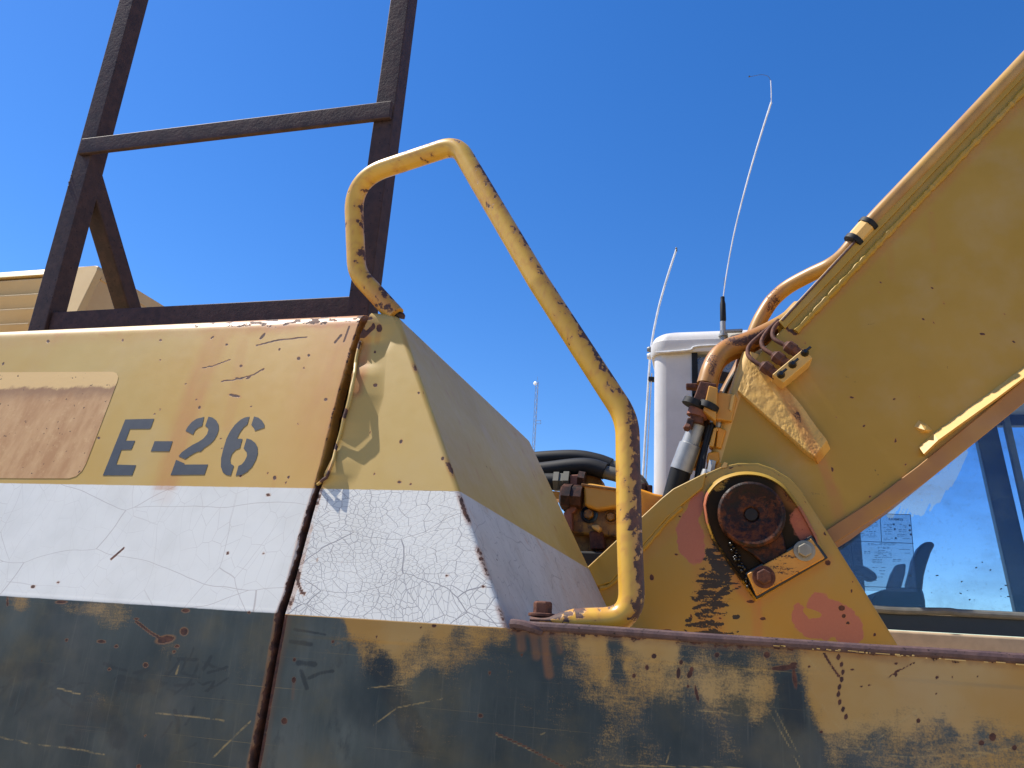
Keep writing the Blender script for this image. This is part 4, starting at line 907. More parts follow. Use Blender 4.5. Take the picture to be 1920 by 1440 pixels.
# ---- boom
YW = 2.45
top = [(1402, 692), (1440, 645), (1478, 605), (1700, 368), (1920, 134), (2120, -80), (2520, -508)]
bot = [(1342, 885), (1440, 1000), (1562, 1004), (1730, 890), (1925, 732), (2125, 565), (2525, 231)]
bm_out = top + bot[::-1]
def boom_wear(q, W):
    st_ = np.maximum.reduce([.85 * run(q, [(1467, 728), (1490, 770), (1520, 820), (1545, 875), (1562, 925)], 9), .4 * run(q, [(1490, 640), (1500, 700)], 16), .5 * run(q, [(1562, 920), (1575, 975)], 12), .55 * run(q, [(1500, 620), (1640, 480), (1920, 190)], 9), .25 * run(q, [(1745, 400), (1752, 470)], 6), .22 * run(q, [(1670, 470), (1672, 520)], 6), .5 * run(q, [(1570, 990), (1720, 890), (1900, 745)], 10)])
    gr = np.maximum.reduce([.16 * stroke(q, [(1515, 650), (1600, 715), (1700, 790), (1745, 820)], 3), .55 * stroke(q, [(1640, 880), (1650, 895), (1656, 905)], 2), .2 * blob(q, 1540, 950, 40, 40), .15 * blob(q, 1640, 600, 60, 14, -45)])
    ru = np.zeros_like(q[0])
    for (x, y, rx, ry) in [(1483, 620, 9, 5), (1491, 626, 6, 5), (1475, 614, 4, 4), (1510, 643, 3, 3), (1854, 401, 4, 2), (1747, 400, 3, 2), (1787, 413, 2, 2), (1769, 568, 3, 3), (1842, 627, 6, 3), (1750, 604, 4, 3), (1731, 598, 3, 2), (1648, 547, 2, 2), (1650, 530, 2, 2), (1679, 826, 4, 4), (1597, 746, 6, 3), (1725, 745, 3, 3), (1678, 748, 3, 2), (1620, 798, 3, 3), (1569, 783, 2, 2), (1540, 970, 2, 3), (1884, 590, 2, 3), (1748, 540, 2, 2), (1700, 506, 2, 2), (1900, 640, 3, 3), (1560, 880, 3, 6), (1630, 930, 4, 3), (1770, 800, 4, 3), (1698, 872, 4, 3), (1850, 480, 2, 2), (1880, 300, 2, 2), (1800, 350, 2, 2)]:
        ru = np.maximum(ru, blob(q, x, y, rx * .8, ry * .7))
    return dict(stain=st_, grime=gr, rust=ru)
mbx = MB().mesh(*plate(bm_out, YW + .002, .03))
mbx.mesh(*plate(bm_out, YW + .52, .03))
bo = mbx.obj('boom', M['boom'], EX, 'dark yellow box boom rising to the upper right', bevel=.003)
face_sheet('painted_web', [(1404, 694), (1441, 648), (1480, 607), (1700, 371), (1920, 137), (2120, -77), (2520, -505), (2525, 228), (2123, 562), (1924, 729), (1729, 887), (1561, 1001), (1441, 997), (1345, 884)], YW, .007, M['boom'], bo, boom_wear, 'shaded side plate of the boom')
# flanges: long plates across the boom, their edges standing proud of the web
def flange(name, px_in, px_out, y0, y1, mat, label):
    a = [atY(p, y0) for p in px_in]; b = [atY(p, y0) for p in px_out]; n = len(a); mb = MB()
    V = a + b + [p + np.array([0, y1 - y0, 0]) for p in a] + [p + np.array([0, y1 - y0, 0]) for p in b]; Fc = []
    for i in range(n - 1):
        Fc += [(i, i + 1, n + i + 1, n + i), (2 * n + i, 3 * n + i, 3 * n + i + 1, 2 * n + i + 1), (i, 2 * n + i, 2 * n + i + 1, i + 1), (n + i, n + i + 1, 3 * n + i + 1, 3 * n + i)]
    Fc += [(0, n, 3 * n, 2 * n), (n - 1, 3 * n - 1, 4 * n - 1, 2 * n - 1)]
    mb.mesh(V, Fc); return mb.obj(name, mat, bo, label=label, bevel=.003)
tf = flange('top_flange', [(1472, 616), (1702, 374), (1923, 140), (2123, -74), (2523, -502)], [(1460, 602), (1688, 358), (1908, 124), (2108, -90), (2508, -518)], YW - .007, YW + .57, M['boom'], 'upper flange edge of the boom')
bead([(1492, 622), (1600, 507), (1705, 396), (1810, 286), (1925, 165), (2020, 62)], YW - .004, .010, M['boom'], bo)
MB().mesh(*tube(catmull([atY(p, YW - .008) for p in [(1466, 601), (1580, 478), (1688, 361), (1800, 242), (1910, 125), (2040, -13)]], .02), .004, 8)).obj('rust_edge', M['rust_rim'], bo, label='dark rusted line along the upper flange', smooth=True)
bf = flange('bottom_flange', [(1539, 1000), (1631, 941), (1722, 873), (1918, 713), (2118, 547), (2528, 226)], [(1560, 1022), (1652, 964), (1745, 897), (1942, 738), (2140, 572), (2540, 240)], YW - .012, YW + .57, M['flange'], 'lower flange edge of the boom, worn pinkish')
# lit weld bead above the lower flange and its lump end
wpx = [(1723, 838), (1750, 812), (1800, 776), (1860, 733), (1925, 684), (2050, 590)]
a = [atY(p, YW - .001) for p in wpx]; b = [atY((p[0] + 9, p[1] + 13), YW - .030) for p in wpx]; c = [atY((p[0] + 12, p[1] + 17), YW - .001) for p in wpx]
n_ = len(a); Fc = []
for i in range(n_ - 1): Fc += [(i, i + 1, n_ + i + 1, n_ + i), (n_ + i, n_ + i + 1, 2 * n_ + i + 1, 2 * n_ + i)]
Fc += [(0, n_, 2 * n_)]
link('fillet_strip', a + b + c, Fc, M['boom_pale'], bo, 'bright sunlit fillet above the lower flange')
lump = [(1714, 800), (1722, 788), (1738, 796), (1748, 806), (1742, 812), (1728, 812)]
V = [atY(p, YW) for p in lump]; ctr = atY((1734, 806), YW - .022); k = len(V)
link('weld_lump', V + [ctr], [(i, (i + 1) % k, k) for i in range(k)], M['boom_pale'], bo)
# sloping scab plate on the boom foot, tilted and painted pale to look sunlit
SP = [(1404, 676), (1424, 690), (1470, 726), (1500, 760), (1530, 805), (1557, 842), (1548, 852), (1533, 870), (1500, 846), (1460, 808), (1420, 770), (1383, 738), (1388, 712)]
hgt = [.004, .0, .0, .0, .0, .003, .018, .026, .026, .024, .02, .014, .010]
# a fine ramp: low on its upper edge, high along the lower edge, rough with weld spatter
upE = [(1404, 674), (1428, 692), (1470, 726), (1500, 762), (1530, 806), (1557, 842)]; loE = [(1383, 736), (1400, 752), (1436, 785), (1470, 815), (1505, 848), (1534, 870)]
nu_, nv_ = 190, 54; P = np.zeros((nv_ + 1, nu_, 3)); tt = np.linspace(0, 1, nu_); ti = np.linspace(0, 1, 6)
for i in range(nv_):
    s_ = i / (nv_ - 1)
    for j, t in enumerate(tt):
        pu = np.array([np.interp(t, ti, [p[0] for p in upE]), np.interp(t, ti, [p[1] for p in upE])]); pl_ = np.array([np.interp(t, ti, [p[0] for p in loE]), np.interp(t, ti, [p[1] for p in loE])])
        p = pu + (pl_ - pu) * s_
        h = .005 + .019 * s_ + .028 * t + .004 * (fbm(t * 20, s_ * 6, 23) - .5) + (.0003 + .0012 * min(1, max(0, t * 2.4 - .5))) * (vn(t * 80, s_ * 26, 24) - .5) + .0004 * (vn(t * 190, s_ * 60, 25) - .5)
        h *= min(1, (1 - t) * 14 + .05)
        P[i, j] = atY(p, YW) + np.array([0, -h, 0])
P[nv_] = P[nv_ - 1]; P[nv_, :, 1] = YW + .001
qv = ref(P)
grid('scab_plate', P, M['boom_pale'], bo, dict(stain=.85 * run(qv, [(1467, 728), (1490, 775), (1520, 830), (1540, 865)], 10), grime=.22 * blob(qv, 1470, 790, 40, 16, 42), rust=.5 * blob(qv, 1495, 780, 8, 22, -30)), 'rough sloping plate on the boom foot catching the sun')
# rounded rear end of the boom foot
V, Fc = tube([atY(p, YW + .035) for p in [(1412, 668), (1396, 712), (1378, 770), (1356, 845), (1340, 900)]], .036, 16)
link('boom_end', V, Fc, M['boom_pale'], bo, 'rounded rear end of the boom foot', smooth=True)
MB().mesh(*prism([atY((1404, 690), YW + .07), atY((1344, 890), YW + .07), atY((1344, 890), YW + .5), atY((1404, 690), YW + .5)], (.01, 0, 0.005))).obj('end_plate', M['boom'], bo)
# small bright stub at the bracket top
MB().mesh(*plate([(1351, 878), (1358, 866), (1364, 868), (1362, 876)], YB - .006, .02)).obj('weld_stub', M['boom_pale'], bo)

# pipes along the boom
def pipe(name, px, Y, r, mat, parent, label=None, st=None, seg=14, step=.012):
    Ys = Y if hasattr(Y, '__len__') else [Y] * len(px)
    pth = catmull([atY(p, y) for p, y in zip(px, Ys)], step); V, Fc = tube(pth, r, seg); V = np.array(V); qv = ref(V)
    at = {}
    if st: at = dict(rust=np.clip(sum(k * blob(qv, x, y, rx, ry) for x, y, rx, ry, k in st), 0, 1), stain=np.clip(sum(k * blob(qv, x, y, rx * 1.6, ry * 1.6) for x, y, rx, ry, k in st), 0, 1) * .8)
    return link(name, V, Fc, mat, parent, label, smooth=True, crease=60, attrs=at)
pipe('hydraulic_pipe', [(1362, 740), (1395, 676), (1418, 616), (1432, 588), (1450, 562), (1478, 538), (1520, 515), (1556, 498), (1580, 480), (1604, 452), (1640, 410), (1760, 284), (1918, 117), (2050, -22)], [2.62] * 6 + [2.58, 2.54, 2.50, 2.475, 2.46, 2.455, 2.455, 2.455], .0255, M['pipe'], bo, 'pipe climbing over the boom top', [(1450, 570, 20, 50, .5), (1500, 530, 40, 14, .2)])
pipe('hydraulic_pipe', [(1324, 722), (1333, 692), (1346, 668), (1366, 652), (1396, 642), (1440, 622), (1478, 600), (1500, 578)], [2.44, 2.45, 2.47, 2.49, 2.50, 2.53, 2.56, 2.58], .031, M['pipe'], bo, 'thick curved pipe, mauve rust on its back', [(1335, 680, 14, 34, .55), (1400, 640, 60, 12, .6), (1450, 625, 40, 14, .6)])
pipe('hydraulic_pipe', [(1333, 728), (1339, 702), (1350, 680), (1372, 665), (1405, 652), (1442, 632), (1470, 612)], [2.55, 2.55, 2.56, 2.58, 2.60, 2.62, 2.64], .022, M['pipe'], bo, 'second curved pipe beneath', [(1360, 690, 14, 40, .45), (1420, 650, 40, 14, .5)])
cl = MB(); pth = [atY((1598, 456), 2.46), atY((1626, 424), 2.455)]
d_ = (pth[1] - pth[0]) / np.linalg.norm(pth[1] - pth[0])
for t, mt, r, l, nm in ((0, 'rubber', .033, .018, 'clamp_ring'), (.12, 'boom_pale', .031, .085, 'clamp_block'), (.95, 'rubber', .033, .018, 'clamp_ring')):
    MB().mesh(*lathe(pth[0] + (pth[1] - pth[0]) * t, d_, [(0, r), (l * (.85 if mt != 'rubber' else 1), r)], 8 if mt != 'rubber' else 18)).obj(nm, M[mt], bo, bevel=.002)
for px, nm in (([(1486, 585), (1470, 597), (1455, 610), (1449, 622), (1450, 633), (1460, 641), (1484, 653)], ''), ([(1460, 600), (1444, 615), (1432, 631), (1428, 642), (1431, 652), (1441, 660), (1460, 671)], ''), ([(1446, 612), (1424, 630), (1407, 646), (1402, 658), (1404, 668), (1415, 678), (1438, 692)], '')):
    Ys = np.linspace(YW + .02, YW - .045, len(px)); pipe('grease_tube', px, list(Ys), .0072, M['rust'], bo, None, None, 9, .006)
# manifold block
mf = [(1448, 702), (1507, 653), (1524, 671), (1469, 718)]
a = [atY(p, YW - .085) for p in mf]
mo = MB().mesh(*prism(a, (0, .082, 0))).obj('grease_manifold', M['boom_pale'], bo, 'pale manifold block with three bolts', bevel=.003)
mt_ = (atY((1448, 702), YW - .085) - atY((1469, 718), YW - .085)); mt_ /= np.linalg.norm(mt_)
for p in ((1452, 701), (1474, 682), (1497, 663)):
    c = atY(p, YW - .055); MB().mesh(*lathe(c, mt_, [(-.01, .017), (.016, .018), (.018, .021), (.042, .021), (.046, .014), (.052, .011)], 6)).obj('hex_fitting', M['rust'], mo, bevel=.0015)
for p in ((1464, 703), (1486, 684), (1509, 662)):
    c = atY(p, YW - .085); mb = MB(); mb.mesh(*lathe(c, (0, -1, 0), [(-.002, .013), (.006, .012), (.012, .008), (.020, .006)], 10))
    mb.mesh(*bar(c + np.array([0, -.016, 0]), c + np.array([.016, -.022, .012]), .006, .006)); mb.obj('bolt', M['grease'], mo, smooth=True)
# hose ends behind the bracket
def cyl(p0, p1, Y0, Y1, prof, mat, nm, seg=20, parent=None, label=None, bev=0):
    A, B = atY(p0, Y0), atY(p1, Y1); ax = B - A; L = np.linalg.norm(ax)
    return MB().mesh(*lathe(A, ax, [(t * L, r) for t, r in prof], seg, (0, 1, .1))).obj(nm, mat, parent or bo, label=label, smooth=True) 
ha = MB().mesh(*plate([(1313, 714), (1344, 719), (1326, 764), (1298, 752)], 2.40, .07)).obj('hose_flange', M['rust'], bo, 'rusty split flange on the thick pipe', bevel=.004)
MB().mesh(*plate([(1329, 722), (1346, 727), (1342, 790), (1318, 770)], 2.395, .06)).obj('flange_block', M['fitting'], ha, bevel=.004)
MB().mesh(*plate([(1345, 735), (1378, 738), (1382, 745), (1372, 790), (1338, 786)], 2.43, .09)).obj('bracket_block', M['fitting'], ha, 'yellow block beside the pipes', bevel=.004)
MB().mesh(*plate([(1371, 741), (1379, 738), (1372, 772), (1366, 768)], 2.425, .03)).obj('bracket_edge', M['boom_pale'], ha, bevel=.003)
MB().mesh(*plate([(1286, 718), (1308, 718), (1306, 728), (1286, 727)], 2.50, .03)).obj('flange_bolt', M['rust'], ha, bevel=.003)
cyl((1303, 752), (1298, 762), 2.42, 2.42, [(0, .036), (1, .036)], M['rubber'], 'seal_ring', parent=ha)
cyl((1331, 758), (1326, 768), 2.41, 2.41, [(0, .032), (1, .032)], M['rubber'], 'seal_ring', parent=ha)
cyl((1312, 764), (1306, 782), 2.44, 2.44, [(0, .033), (1, .033)], M['rust_red'], 'pipe_collar', parent=ha)
MB().mesh(*plate([(1297, 773), (1320, 775), (1318, 794), (1290, 790)], 2.42, .07)).obj('hose_clamp', M['rust'], ha, bevel=.004)
MB().mesh(*plate([(1289, 782), (1302, 786), (1298, 802), (1285, 798)], 2.41, .05)).obj('hose_clamp', M['rust_dark'], ha, bevel=.004)
hexbolt(atY((1290, 799), 2.41), (-.3, -.6, -.8), .012, .02).obj('flange_bolt', M['rust'], ha)
cyl((1307, 796), (1277, 882), 2.46, 2.48, [(0, .026), (.42, .029), (.44, .034), (1, .036)], M['steel'], 'hose_ferrule', parent=ha, label='grey steel ferrule on the hose end')
cyl((1277, 880), (1256, 960), 2.48, 2.50, [(0, .034), (1, .035)], M['rubber'], 'hydraulic_hose', parent=ha)
cyl((1310, 800), (1300, 880), 2.53, 2.53, [(0, .022), (1, .022)], M['rust_ochre'], 'pipe_stub', parent=ha)
cyl((1322, 785), (1322, 830), 2.52, 2.52, [(0, .036), (.5, .04), (1, .024)], M['rust_dark'], 'swivel_joint', parent=ha)
MB().mesh(*plate([(1362, 778), (1374, 780), (1355, 850), (1346, 846)], 2.50, .04)).obj('support_strap', M['rust_ochre'], ha, bevel=.003)
MB().mesh(*plate([(1346, 800), (1362, 806), (1352, 842), (1342, 838)], 2.44, .05)).obj('quick_coupler', M['orange'], ha, 'orange yellow coupler', bevel=.004)
MB().mesh(*plate([(1338, 803), (1345, 800), (1338, 838), (1329, 836)], 2.435, .05)).obj('quick_coupler', M['fitting'], ha, bevel=.003)
MB().mesh(*plate([(1327, 848), (1347, 845), (1350, 862), (1343, 872), (1324, 864)], 2.44, .06)).obj('hose_elbow', M['orange'], ha, bevel=.006)
cyl((1347, 868), (1338, 905), 2.46, 2.46, [(0, .014), (1, .014)], M['orange'], 'hose_elbow', parent=ha)
cyl((1336, 864), (1332, 886), 2.43, 2.43, [(0, .012), (1, .012)], M['steel'], 'hex_nipple', 6, parent=ha)
cyl((1338, 780), (1336, 793), 2.44, 2.44, [(0, .011), (1, .010)], M['steel'], 'hex_nipple', 8, parent=ha)
cyl((1347, 790), (1346, 802), 2.46, 2.46, [(0, .009), (.5, .011), (1, .007)], M['steel'], 'hex_nipple', 8, parent=ha)
cyl((1326, 882), (1317, 915), 2.44, 2.44, [(0, .015), (1, .02)], M['steel'], 'hose_ferrule', parent=ha)
for px in ([(1336, 792), (1333, 806), (1323, 845), (1316, 890), (1312, 920)], [(1332, 800), (1318, 842), (1308, 880), (1302, 925)], [(1330, 798), (1322, 832), (1316, 862), (1307, 905), (1304, 930)]):
    pipe('thin_hose', px, 2.45 + random.uniform(-.01, .02), .0062, M['rubber'], ha, None, None, 8)
pipe('bent_cable', [(1404, 676), (1388, 690), (1374, 708), (1362, 730), (1356, 745)], 2.60, .009, M['rubber'], ha, None, None, 8)
for c_ in [(1340, 778)]: pass
MB().mesh(*plate([(1322, 690), (1375, 700), (1372, 716), (1320, 712)], 2.70, .03)).obj('cross_bracket', M['dark'], ha)

# ---- swing valve block between hood and boom
YV = 2.95
vb = MB().mesh(*plate([(1092, 910), (1170, 918), (1245, 930), (1250, 985), (1175, 1010), (1066, 1000), (1070, 965)], YV, .35)).obj('valve_block', M['oily'], EX, 'oily yellow hydraulic valve block', bevel=.012)
Vv = len(vb.data.vertices); co = np.empty(Vv * 3, np.float32); vb.data.vertices.foreach_get('co', co); qv = ref(co.reshape(-1, 3) + base_of(vb))
MB().mesh(*plate([(1093, 909), (1104, 905), (1158, 914), (1160, 950), (1120, 956), (1095, 948)], YV - .05, .12)).obj('block_cap', M['fitting'], vb, 'pale cast cap', bevel=.014)
MB().mesh(*plate([(1090, 906), (1160, 916), (1160, 920), (1090, 911)], YV - .06, .2)).obj('cap_edge', M['rust_ochre'], vb, bevel=.002)
MB().mesh(*plate([(1198, 915), (1228, 925), (1246, 928), (1242, 940), (1222, 955), (1222, 975), (1196, 990)], YV - .03, .12)).obj('side_cap', M['orange'], vb, bevel=.01)
MB().mesh(*plate([(1068, 890), (1090, 889), (1090, 918), (1068, 916)], YV - .02, .08)).obj('adapter', M['rust_red'], vb, bevel=.005)
MB().mesh(*plate([(1096, 889), (1118, 890), (1128, 898), (1130, 912), (1094, 910)], YV + .05, .1)).obj('adapter', M['rust_ochre'], vb, bevel=.008)
cyl((1085, 896), (1097, 898), YV - .01, YV - .01, [(0, .03), (1, .03)], M['rust_dark'], 'nut', 6, vb)
cyl((1008, 903), (1044, 903), YV, YV, [(0, .034), (.99, .034)], M['rubber'], 'elbow_hose', parent=vb)
cyl((1040, 903), (1050, 903), YV, YV, [(0, .042), (1, .042)], M['olive'], 'nut', 6, vb); cyl((1050, 903), (1069, 903), YV, YV, [(0, .036), (.4, .036), (.45, .044), (1, .044)], M['olive'], 'nut', 6, vb)
cyl((1052, 930), (1072, 932), YV - .03, YV - .03, [(0, .04), (.2, .052), (1, .052)], M['rust_dark'], 'coupling', 8, vb); cyl((1068, 931), (1092, 933), YV - .03, YV - .03, [(0, .046), (1, .046)], M['rust_dark'], 'coupling', 8, vb)
MB().mesh(*plate([(1050, 940), (1072, 944), (1066, 962), (1056, 958)], YV - .01, .1)).obj('bracket_piece', M['dark'], vb, bevel=.004)
MB().mesh(*plate([(1056, 962), (1072, 945), (1083, 946), (1078, 958), (1072, 962), (1073, 995), (1064, 990)], YV - .04, .06)).obj('gasket_plate', M['rust_red'], vb, bevel=.003)
MB().mesh(*plate([(1030, 920), (1050, 922), (1050, 936), (1030, 934)], YV + .3, .1)).obj('spacer', M['fitting'], vb)
for (x, y, r0, r1) in ((1105, 965, .034, .020), (1146, 970, .026, .017)):
    c = atY((x, y), YV); mb = MB()
    MB().mesh(*lathe(c, (0, -1, 0), [(0, r0), (.006, r0), (.007, r0 * .78), (.001, r0 * .74)], 28)).obj('plug_seat', M['grease'] if r0 > .03 else M['rust_ochre'], vb, smooth=True)
    MB().mesh(*lathe(c, (0, -1, 0), [(0, r1), (.022, r1), (.026, r1 * .85)], 6)).obj('plug_bolt', M['oily'], vb, bevel=.001)
MB().mesh(*plate([(1108, 984), (1122, 983), (1127, 990), (1123, 998), (1110, 990)], YV - .05, .06)).obj('lug', M['boom_pale'], vb, bevel=.008)
MB().mesh(*plate([(1070, 990), (1180, 1000), (1190, 1070), (1080, 1075)], YV + .04, .4)).obj('motor_body', M['rust_ochre'], vb, 'rust brown motor body in the shade', bevel=.01)
MB().mesh(*plate([(1104, 995), (1130, 996), (1134, 1030), (1106, 1030)], YV - .02, .1)).obj('lug', M['rust'], vb, bevel=.008)
MB().mesh(*box(-.75, .3, YV + .3, YV + .36, 1.5, 1.83)).obj('bulkhead', M['dark'], EX)
MB().mesh(*plate([(1060, 1032), (1200, 1036), (1200, 1130), (1060, 1130)], YV - .08, .1)).obj('swing_motor', M['dark'], EX, bevel=.01)  # machinery in near-black, shade of the gap put into the colour
pipe('hydraulic_hose', [(960, 866), (1020, 860), (1080, 858), (1120, 865), (1145, 874)], YV + .1, .032, M['rubber'], vb, 'thick black hose')
pipe('hydraulic_hose', [(960, 888), (1020, 882), (1080, 875), (1110, 876), (1135, 884)], YV + .02, .034, M['rubber'], vb, 'thick black hose beneath')
pipe('hose_end', [(1128, 884), (1145, 888), (1160, 892), (1180, 899), (1200, 915), (1208, 938)], YV + .02, .027, M['olive'], vb)
pipe('hose_end', [(1140, 872), (1160, 880), (1185, 893), (1200, 905), (1210, 925)], YV + .1, .027, M['olive'], vb)
for p in ((1207, 912), (1218, 916)): hexbolt(atY((p[0], p[1] + 10), YV), (0, 0, 1), .011, .04).obj('bolt', M['rust_dark'], vb)

# ---- cab
YK = 3.2; YK2 = 4.25
cl_ = atY((1222, 920), YK); ct_ = atY((1330, 619), YK)
xk0 = atY((1224, 900), YK)[0]; zk1 = ct_[2]; xk1 = xk0 + 2.1
cab = None
def rounded_plan(x0, x1, y0, y1, r, k=8):
    pts = []
    for (cx, cy, a0) in ((x0 + r, y0 + r, 180), (x1 - r, y0 + r, 270), (x1 - r, y1 - r, 0), (x0 + r, y1 - r, 90)):
        for j in range(k + 1):
            a = math.radians(a0 + 90 * j / k); pts.append((cx + r * math.cos(a), cy + r * math.sin(a)))
    return pts
# window openings in the near side, in photo positions then in metres
w1 = [atY(p, YK) for p in ((1302, 645), (1437, 742))]; wx0, wx1, wz1, wz0 = w1[0][0], w1[1][0], w1[0][2], w1[1][2]
sill = atY((1800, 1146), YK)[2]; bx0 = atY((1525, 1000), YK)[0]; bz1 = zk1 - .16; bx1 = xk1 - .12
def side_wall(name, y, th, holes, x0, x1, z0, z1, mat, parent, label=None):
    """sheet with rectangular openings, built from the pieces between them"""
    mb = MB(); xs_ = sorted({x0, x1} | {h[i] for h in holes for i in (0, 1)}); zs_ = sorted({z0, z1} | {h[i] for h in holes for i in (2, 3)})
    idx = {}; V = []
    def vi(i, k, d):
        if (i, k, d) not in idx: idx[(i, k, d)] = len(V); V.append((xs_[i], y + d * th, zs_[k]))
        return idx[(i, k, d)]
    Fc = []
    solid = lambda i, k: 0 <= i < len(xs_) - 1 and 0 <= k < len(zs_) - 1 and not any(h[0] <= (xs_[i] + xs_[i + 1]) / 2 <= h[1] and h[2] <= (zs_[k] + zs_[k + 1]) / 2 <= h[3] for h in holes)
    for i in range(len(xs_) - 1):
        for k in range(len(zs_) - 1):
            if not solid(i, k): continue
            Fc += [(vi(i, k, 0), vi(i + 1, k, 0), vi(i + 1, k + 1, 0), vi(i, k + 1, 0)), (vi(i, k, 1), vi(i, k + 1, 1), vi(i + 1, k + 1, 1), vi(i + 1, k, 1))]
            if not solid(i - 1, k): Fc.append((vi(i, k, 0), vi(i, k + 1, 0), vi(i, k + 1, 1), vi(i, k, 1)))
            if not solid(i + 1, k): Fc.append((vi(i + 1, k, 0), vi(i + 1, k, 1), vi(i + 1, k + 1, 1), vi(i + 1, k + 1, 0)))
            if not solid(i, k - 1): Fc.append((vi(i, k, 0), vi(i, k, 1), vi(i + 1, k, 1), vi(i + 1, k, 0)))
            if not solid(i, k + 1): Fc.append((vi(i, k + 1, 0), vi(i + 1, k + 1, 0), vi(i + 1, k + 1, 1), vi(i, k + 1, 1)))
    return link(name, V, Fc, mat, parent, label)
RCAB = .055
band0 = atY((1800, 1156), YK)[2]; band1 = atY((1800, 1187), YK)[2]
cab = side_wall('cab', YK, .04, [(wx0, wx1, wz0, wz1), (bx0, bx1, sill, bz1)], xk0 + RCAB, xk1, band0, zk1 - .06, M['white'], EX, 'white operator cab with glazed side')
# rear corner post (quarter round) and rear wall
pts = [(xk0 + RCAB - RCAB * math.sin(a), YK + RCAB - RCAB * math.cos(a)) for a in np.linspace(0, math.pi / 2, 9)]
Vc = [(x, y, band1 - .3) for x, y in pts] + [(x, y, zk1 - .06) for x, y in pts]; n_ = len(pts)
Fc = [(i, i + 1, n_ + i + 1, n_ + i) for i in range(n_ - 1)]
link('corner_post', Vc, [f[::-1] for f in Fc], M['white'], cab, 'sunlit rounded rear corner', smooth=True, crease=0)
side_hole = (YK + .25, YK2 - .12, 2.05, zk1 - .2)
mb = MB(); mb.mesh(*box(xk0, xk0 + .03, YK + RCAB, YK2, band1 - .3, 2.2)).mesh(*box(xk0, xk0 + .03, YK + RCAB, YK + .25, 2.2, zk1 - .06)).mesh(*box(xk0, xk0 + .03, YK2 - .12, YK2, 2.2, zk1 - .06)).mesh(*box(xk0, xk0 + .03, YK + .25, YK2 - .12, zk1 - .2, zk1 - .06)).obj('rear_wall', M['white'], cab)
# roof cap, rounded all round, slightly proud
Vr = []; pl = rounded_plan(xk0 - .012, xk1 + .05, YK - .018, YK2 + .018, .075, 8); n_ = len(pl); lev = [(-.085, 0), (-.075, -.004), (-.03, -.004)]
for a in np.linspace(0, math.pi / 2, 6): lev.append((-.03 + .055 * math.sin(a), .055 * (1 - math.cos(a))))
ctr = np.mean(pl, 0)
for dz_, ins in lev:
    for (x, y) in pl:
        sx = 1 if x > ctr[0] else -1; sy = 1 if y > ctr[1] else -1; Vr.append((x - sx * ins, y - sy * ins, zk1 + dz_ - .02))
Fc = [(l * n_ + i, l * n_ + (i + 1) % n_, (l + 1) * n_ + (i + 1) % n_, (l + 1) * n_ + i) for l in range(len(lev) - 1) for i in range(n_)] + [tuple(range(n_))[::-1], tuple(range((len(lev) - 1) * n_, len(lev) * n_))]
link('roof', Vr, Fc, M['white'], cab, 'white rounded cab roof', smooth=True, crease=50)
V, Fc = tube(catmull([(xk0 + .01, YK - .021, zk1 - .105), (xk0 + .08, YK - .024, zk1 - .103), (xk0 + .16, YK - .026, zk1 - .098), (xk0 + .19, YK - .026, zk1 - .083), (xk0 + .4, YK - .024, zk1 - .08), (xk0 + .62, YK - .024, zk1 - .078)], .01), .005, 8)
link('sealant_bead', V, Fc, M['wire'], cab, smooth=True)
# far side wall and interior lining
fx0, fx1 = xk0 + .55, xk1 - .06
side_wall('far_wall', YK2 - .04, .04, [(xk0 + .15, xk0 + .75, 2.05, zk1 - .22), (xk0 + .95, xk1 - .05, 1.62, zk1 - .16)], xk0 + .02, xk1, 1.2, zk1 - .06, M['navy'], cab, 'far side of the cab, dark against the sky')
# raked pillar of the far door
pa, pb = atY((1843, 790), YK2 - .10), atY((1925, 1150), YK2 - .10)
MB().mesh(*bar(pa + (pa - pb) * .9, pb + (pb - pa) * .1, .10, .05, (0, 1, 0))).obj('far_pillar', M['navy'], cab, 'dark raked pillar seen through the glass', bevel=.006)
pa, pb = atY((1893, 820), YK2 - .16), atY((1945, 1050), YK2 - .16)
MB().mesh(*bar(pa + (pa - pb) * .9, pb, .03, .03, (0, 1, 0))).obj('window_rail', M['seal'], cab, bevel=.004)
# base below the window
MB().mesh(*box(xk0 + RCAB, xk1 + .02, YK + .012, YK + .05, band1, band0 + .002)).obj('trim_band', M['navy'], cab, 'dark navy band below the window')
MB().mesh(*box(xk0 + RCAB, xk1 + .1, YK - .035, YK2, 1.3, band1 - .004)).obj('cab_base', M['offwhite'], cab, 'cream skirt below the cab window', bevel=.01)
s0, s1 = atY((1560, 1138), YK - .012), atY((1960, 1153), YK - .012)
V, Fc = tube([(bx0 - .05 + (bx1 + .1 - bx0) * t, YK - .008, sill - .006 + .003 * math.sin(t * 22) * (t < .35)) for t in np.linspace(0, 1, 60)], .0135, 10)
link('window_seal', V, Fc, M['seal'], cab, 'grey rubber seal along the sill', smooth=True)
# glass
def pane(nm, x0, x1, y, z0, z1, label=None): return MB().mesh(*box(x0, x1, y, y + .005, z0, z1)).obj(nm, M['glass'], cab, label=label)
gp = pane('side_window', bx0, bx1, YK + .016, sill, bz1, 'dusty side window showing sky through the cab')
gs = pane('rear_quarter_window', wx0, wx1, YK + .016, wz0, wz1, 'small dark rear quarter window')
fr_ = MB()
for (a0, a1, c0_, c1_) in ((wx0 - .012, wx0 + .012, wz0, wz1), (wx1 - .012, wx1 + .012, wz0, wz1), (wx0 - .012, wx1 + .012, wz1 - .012, wz1 + .012), (wx0 - .012, wx1 + .012, wz0 - .012, wz0 + .012)): fr_.mesh(*box(a0, a1, YK - .006, YK + .03, c0_, c1_))
fr_.obj('window_gasket', M['rubber'], cab)
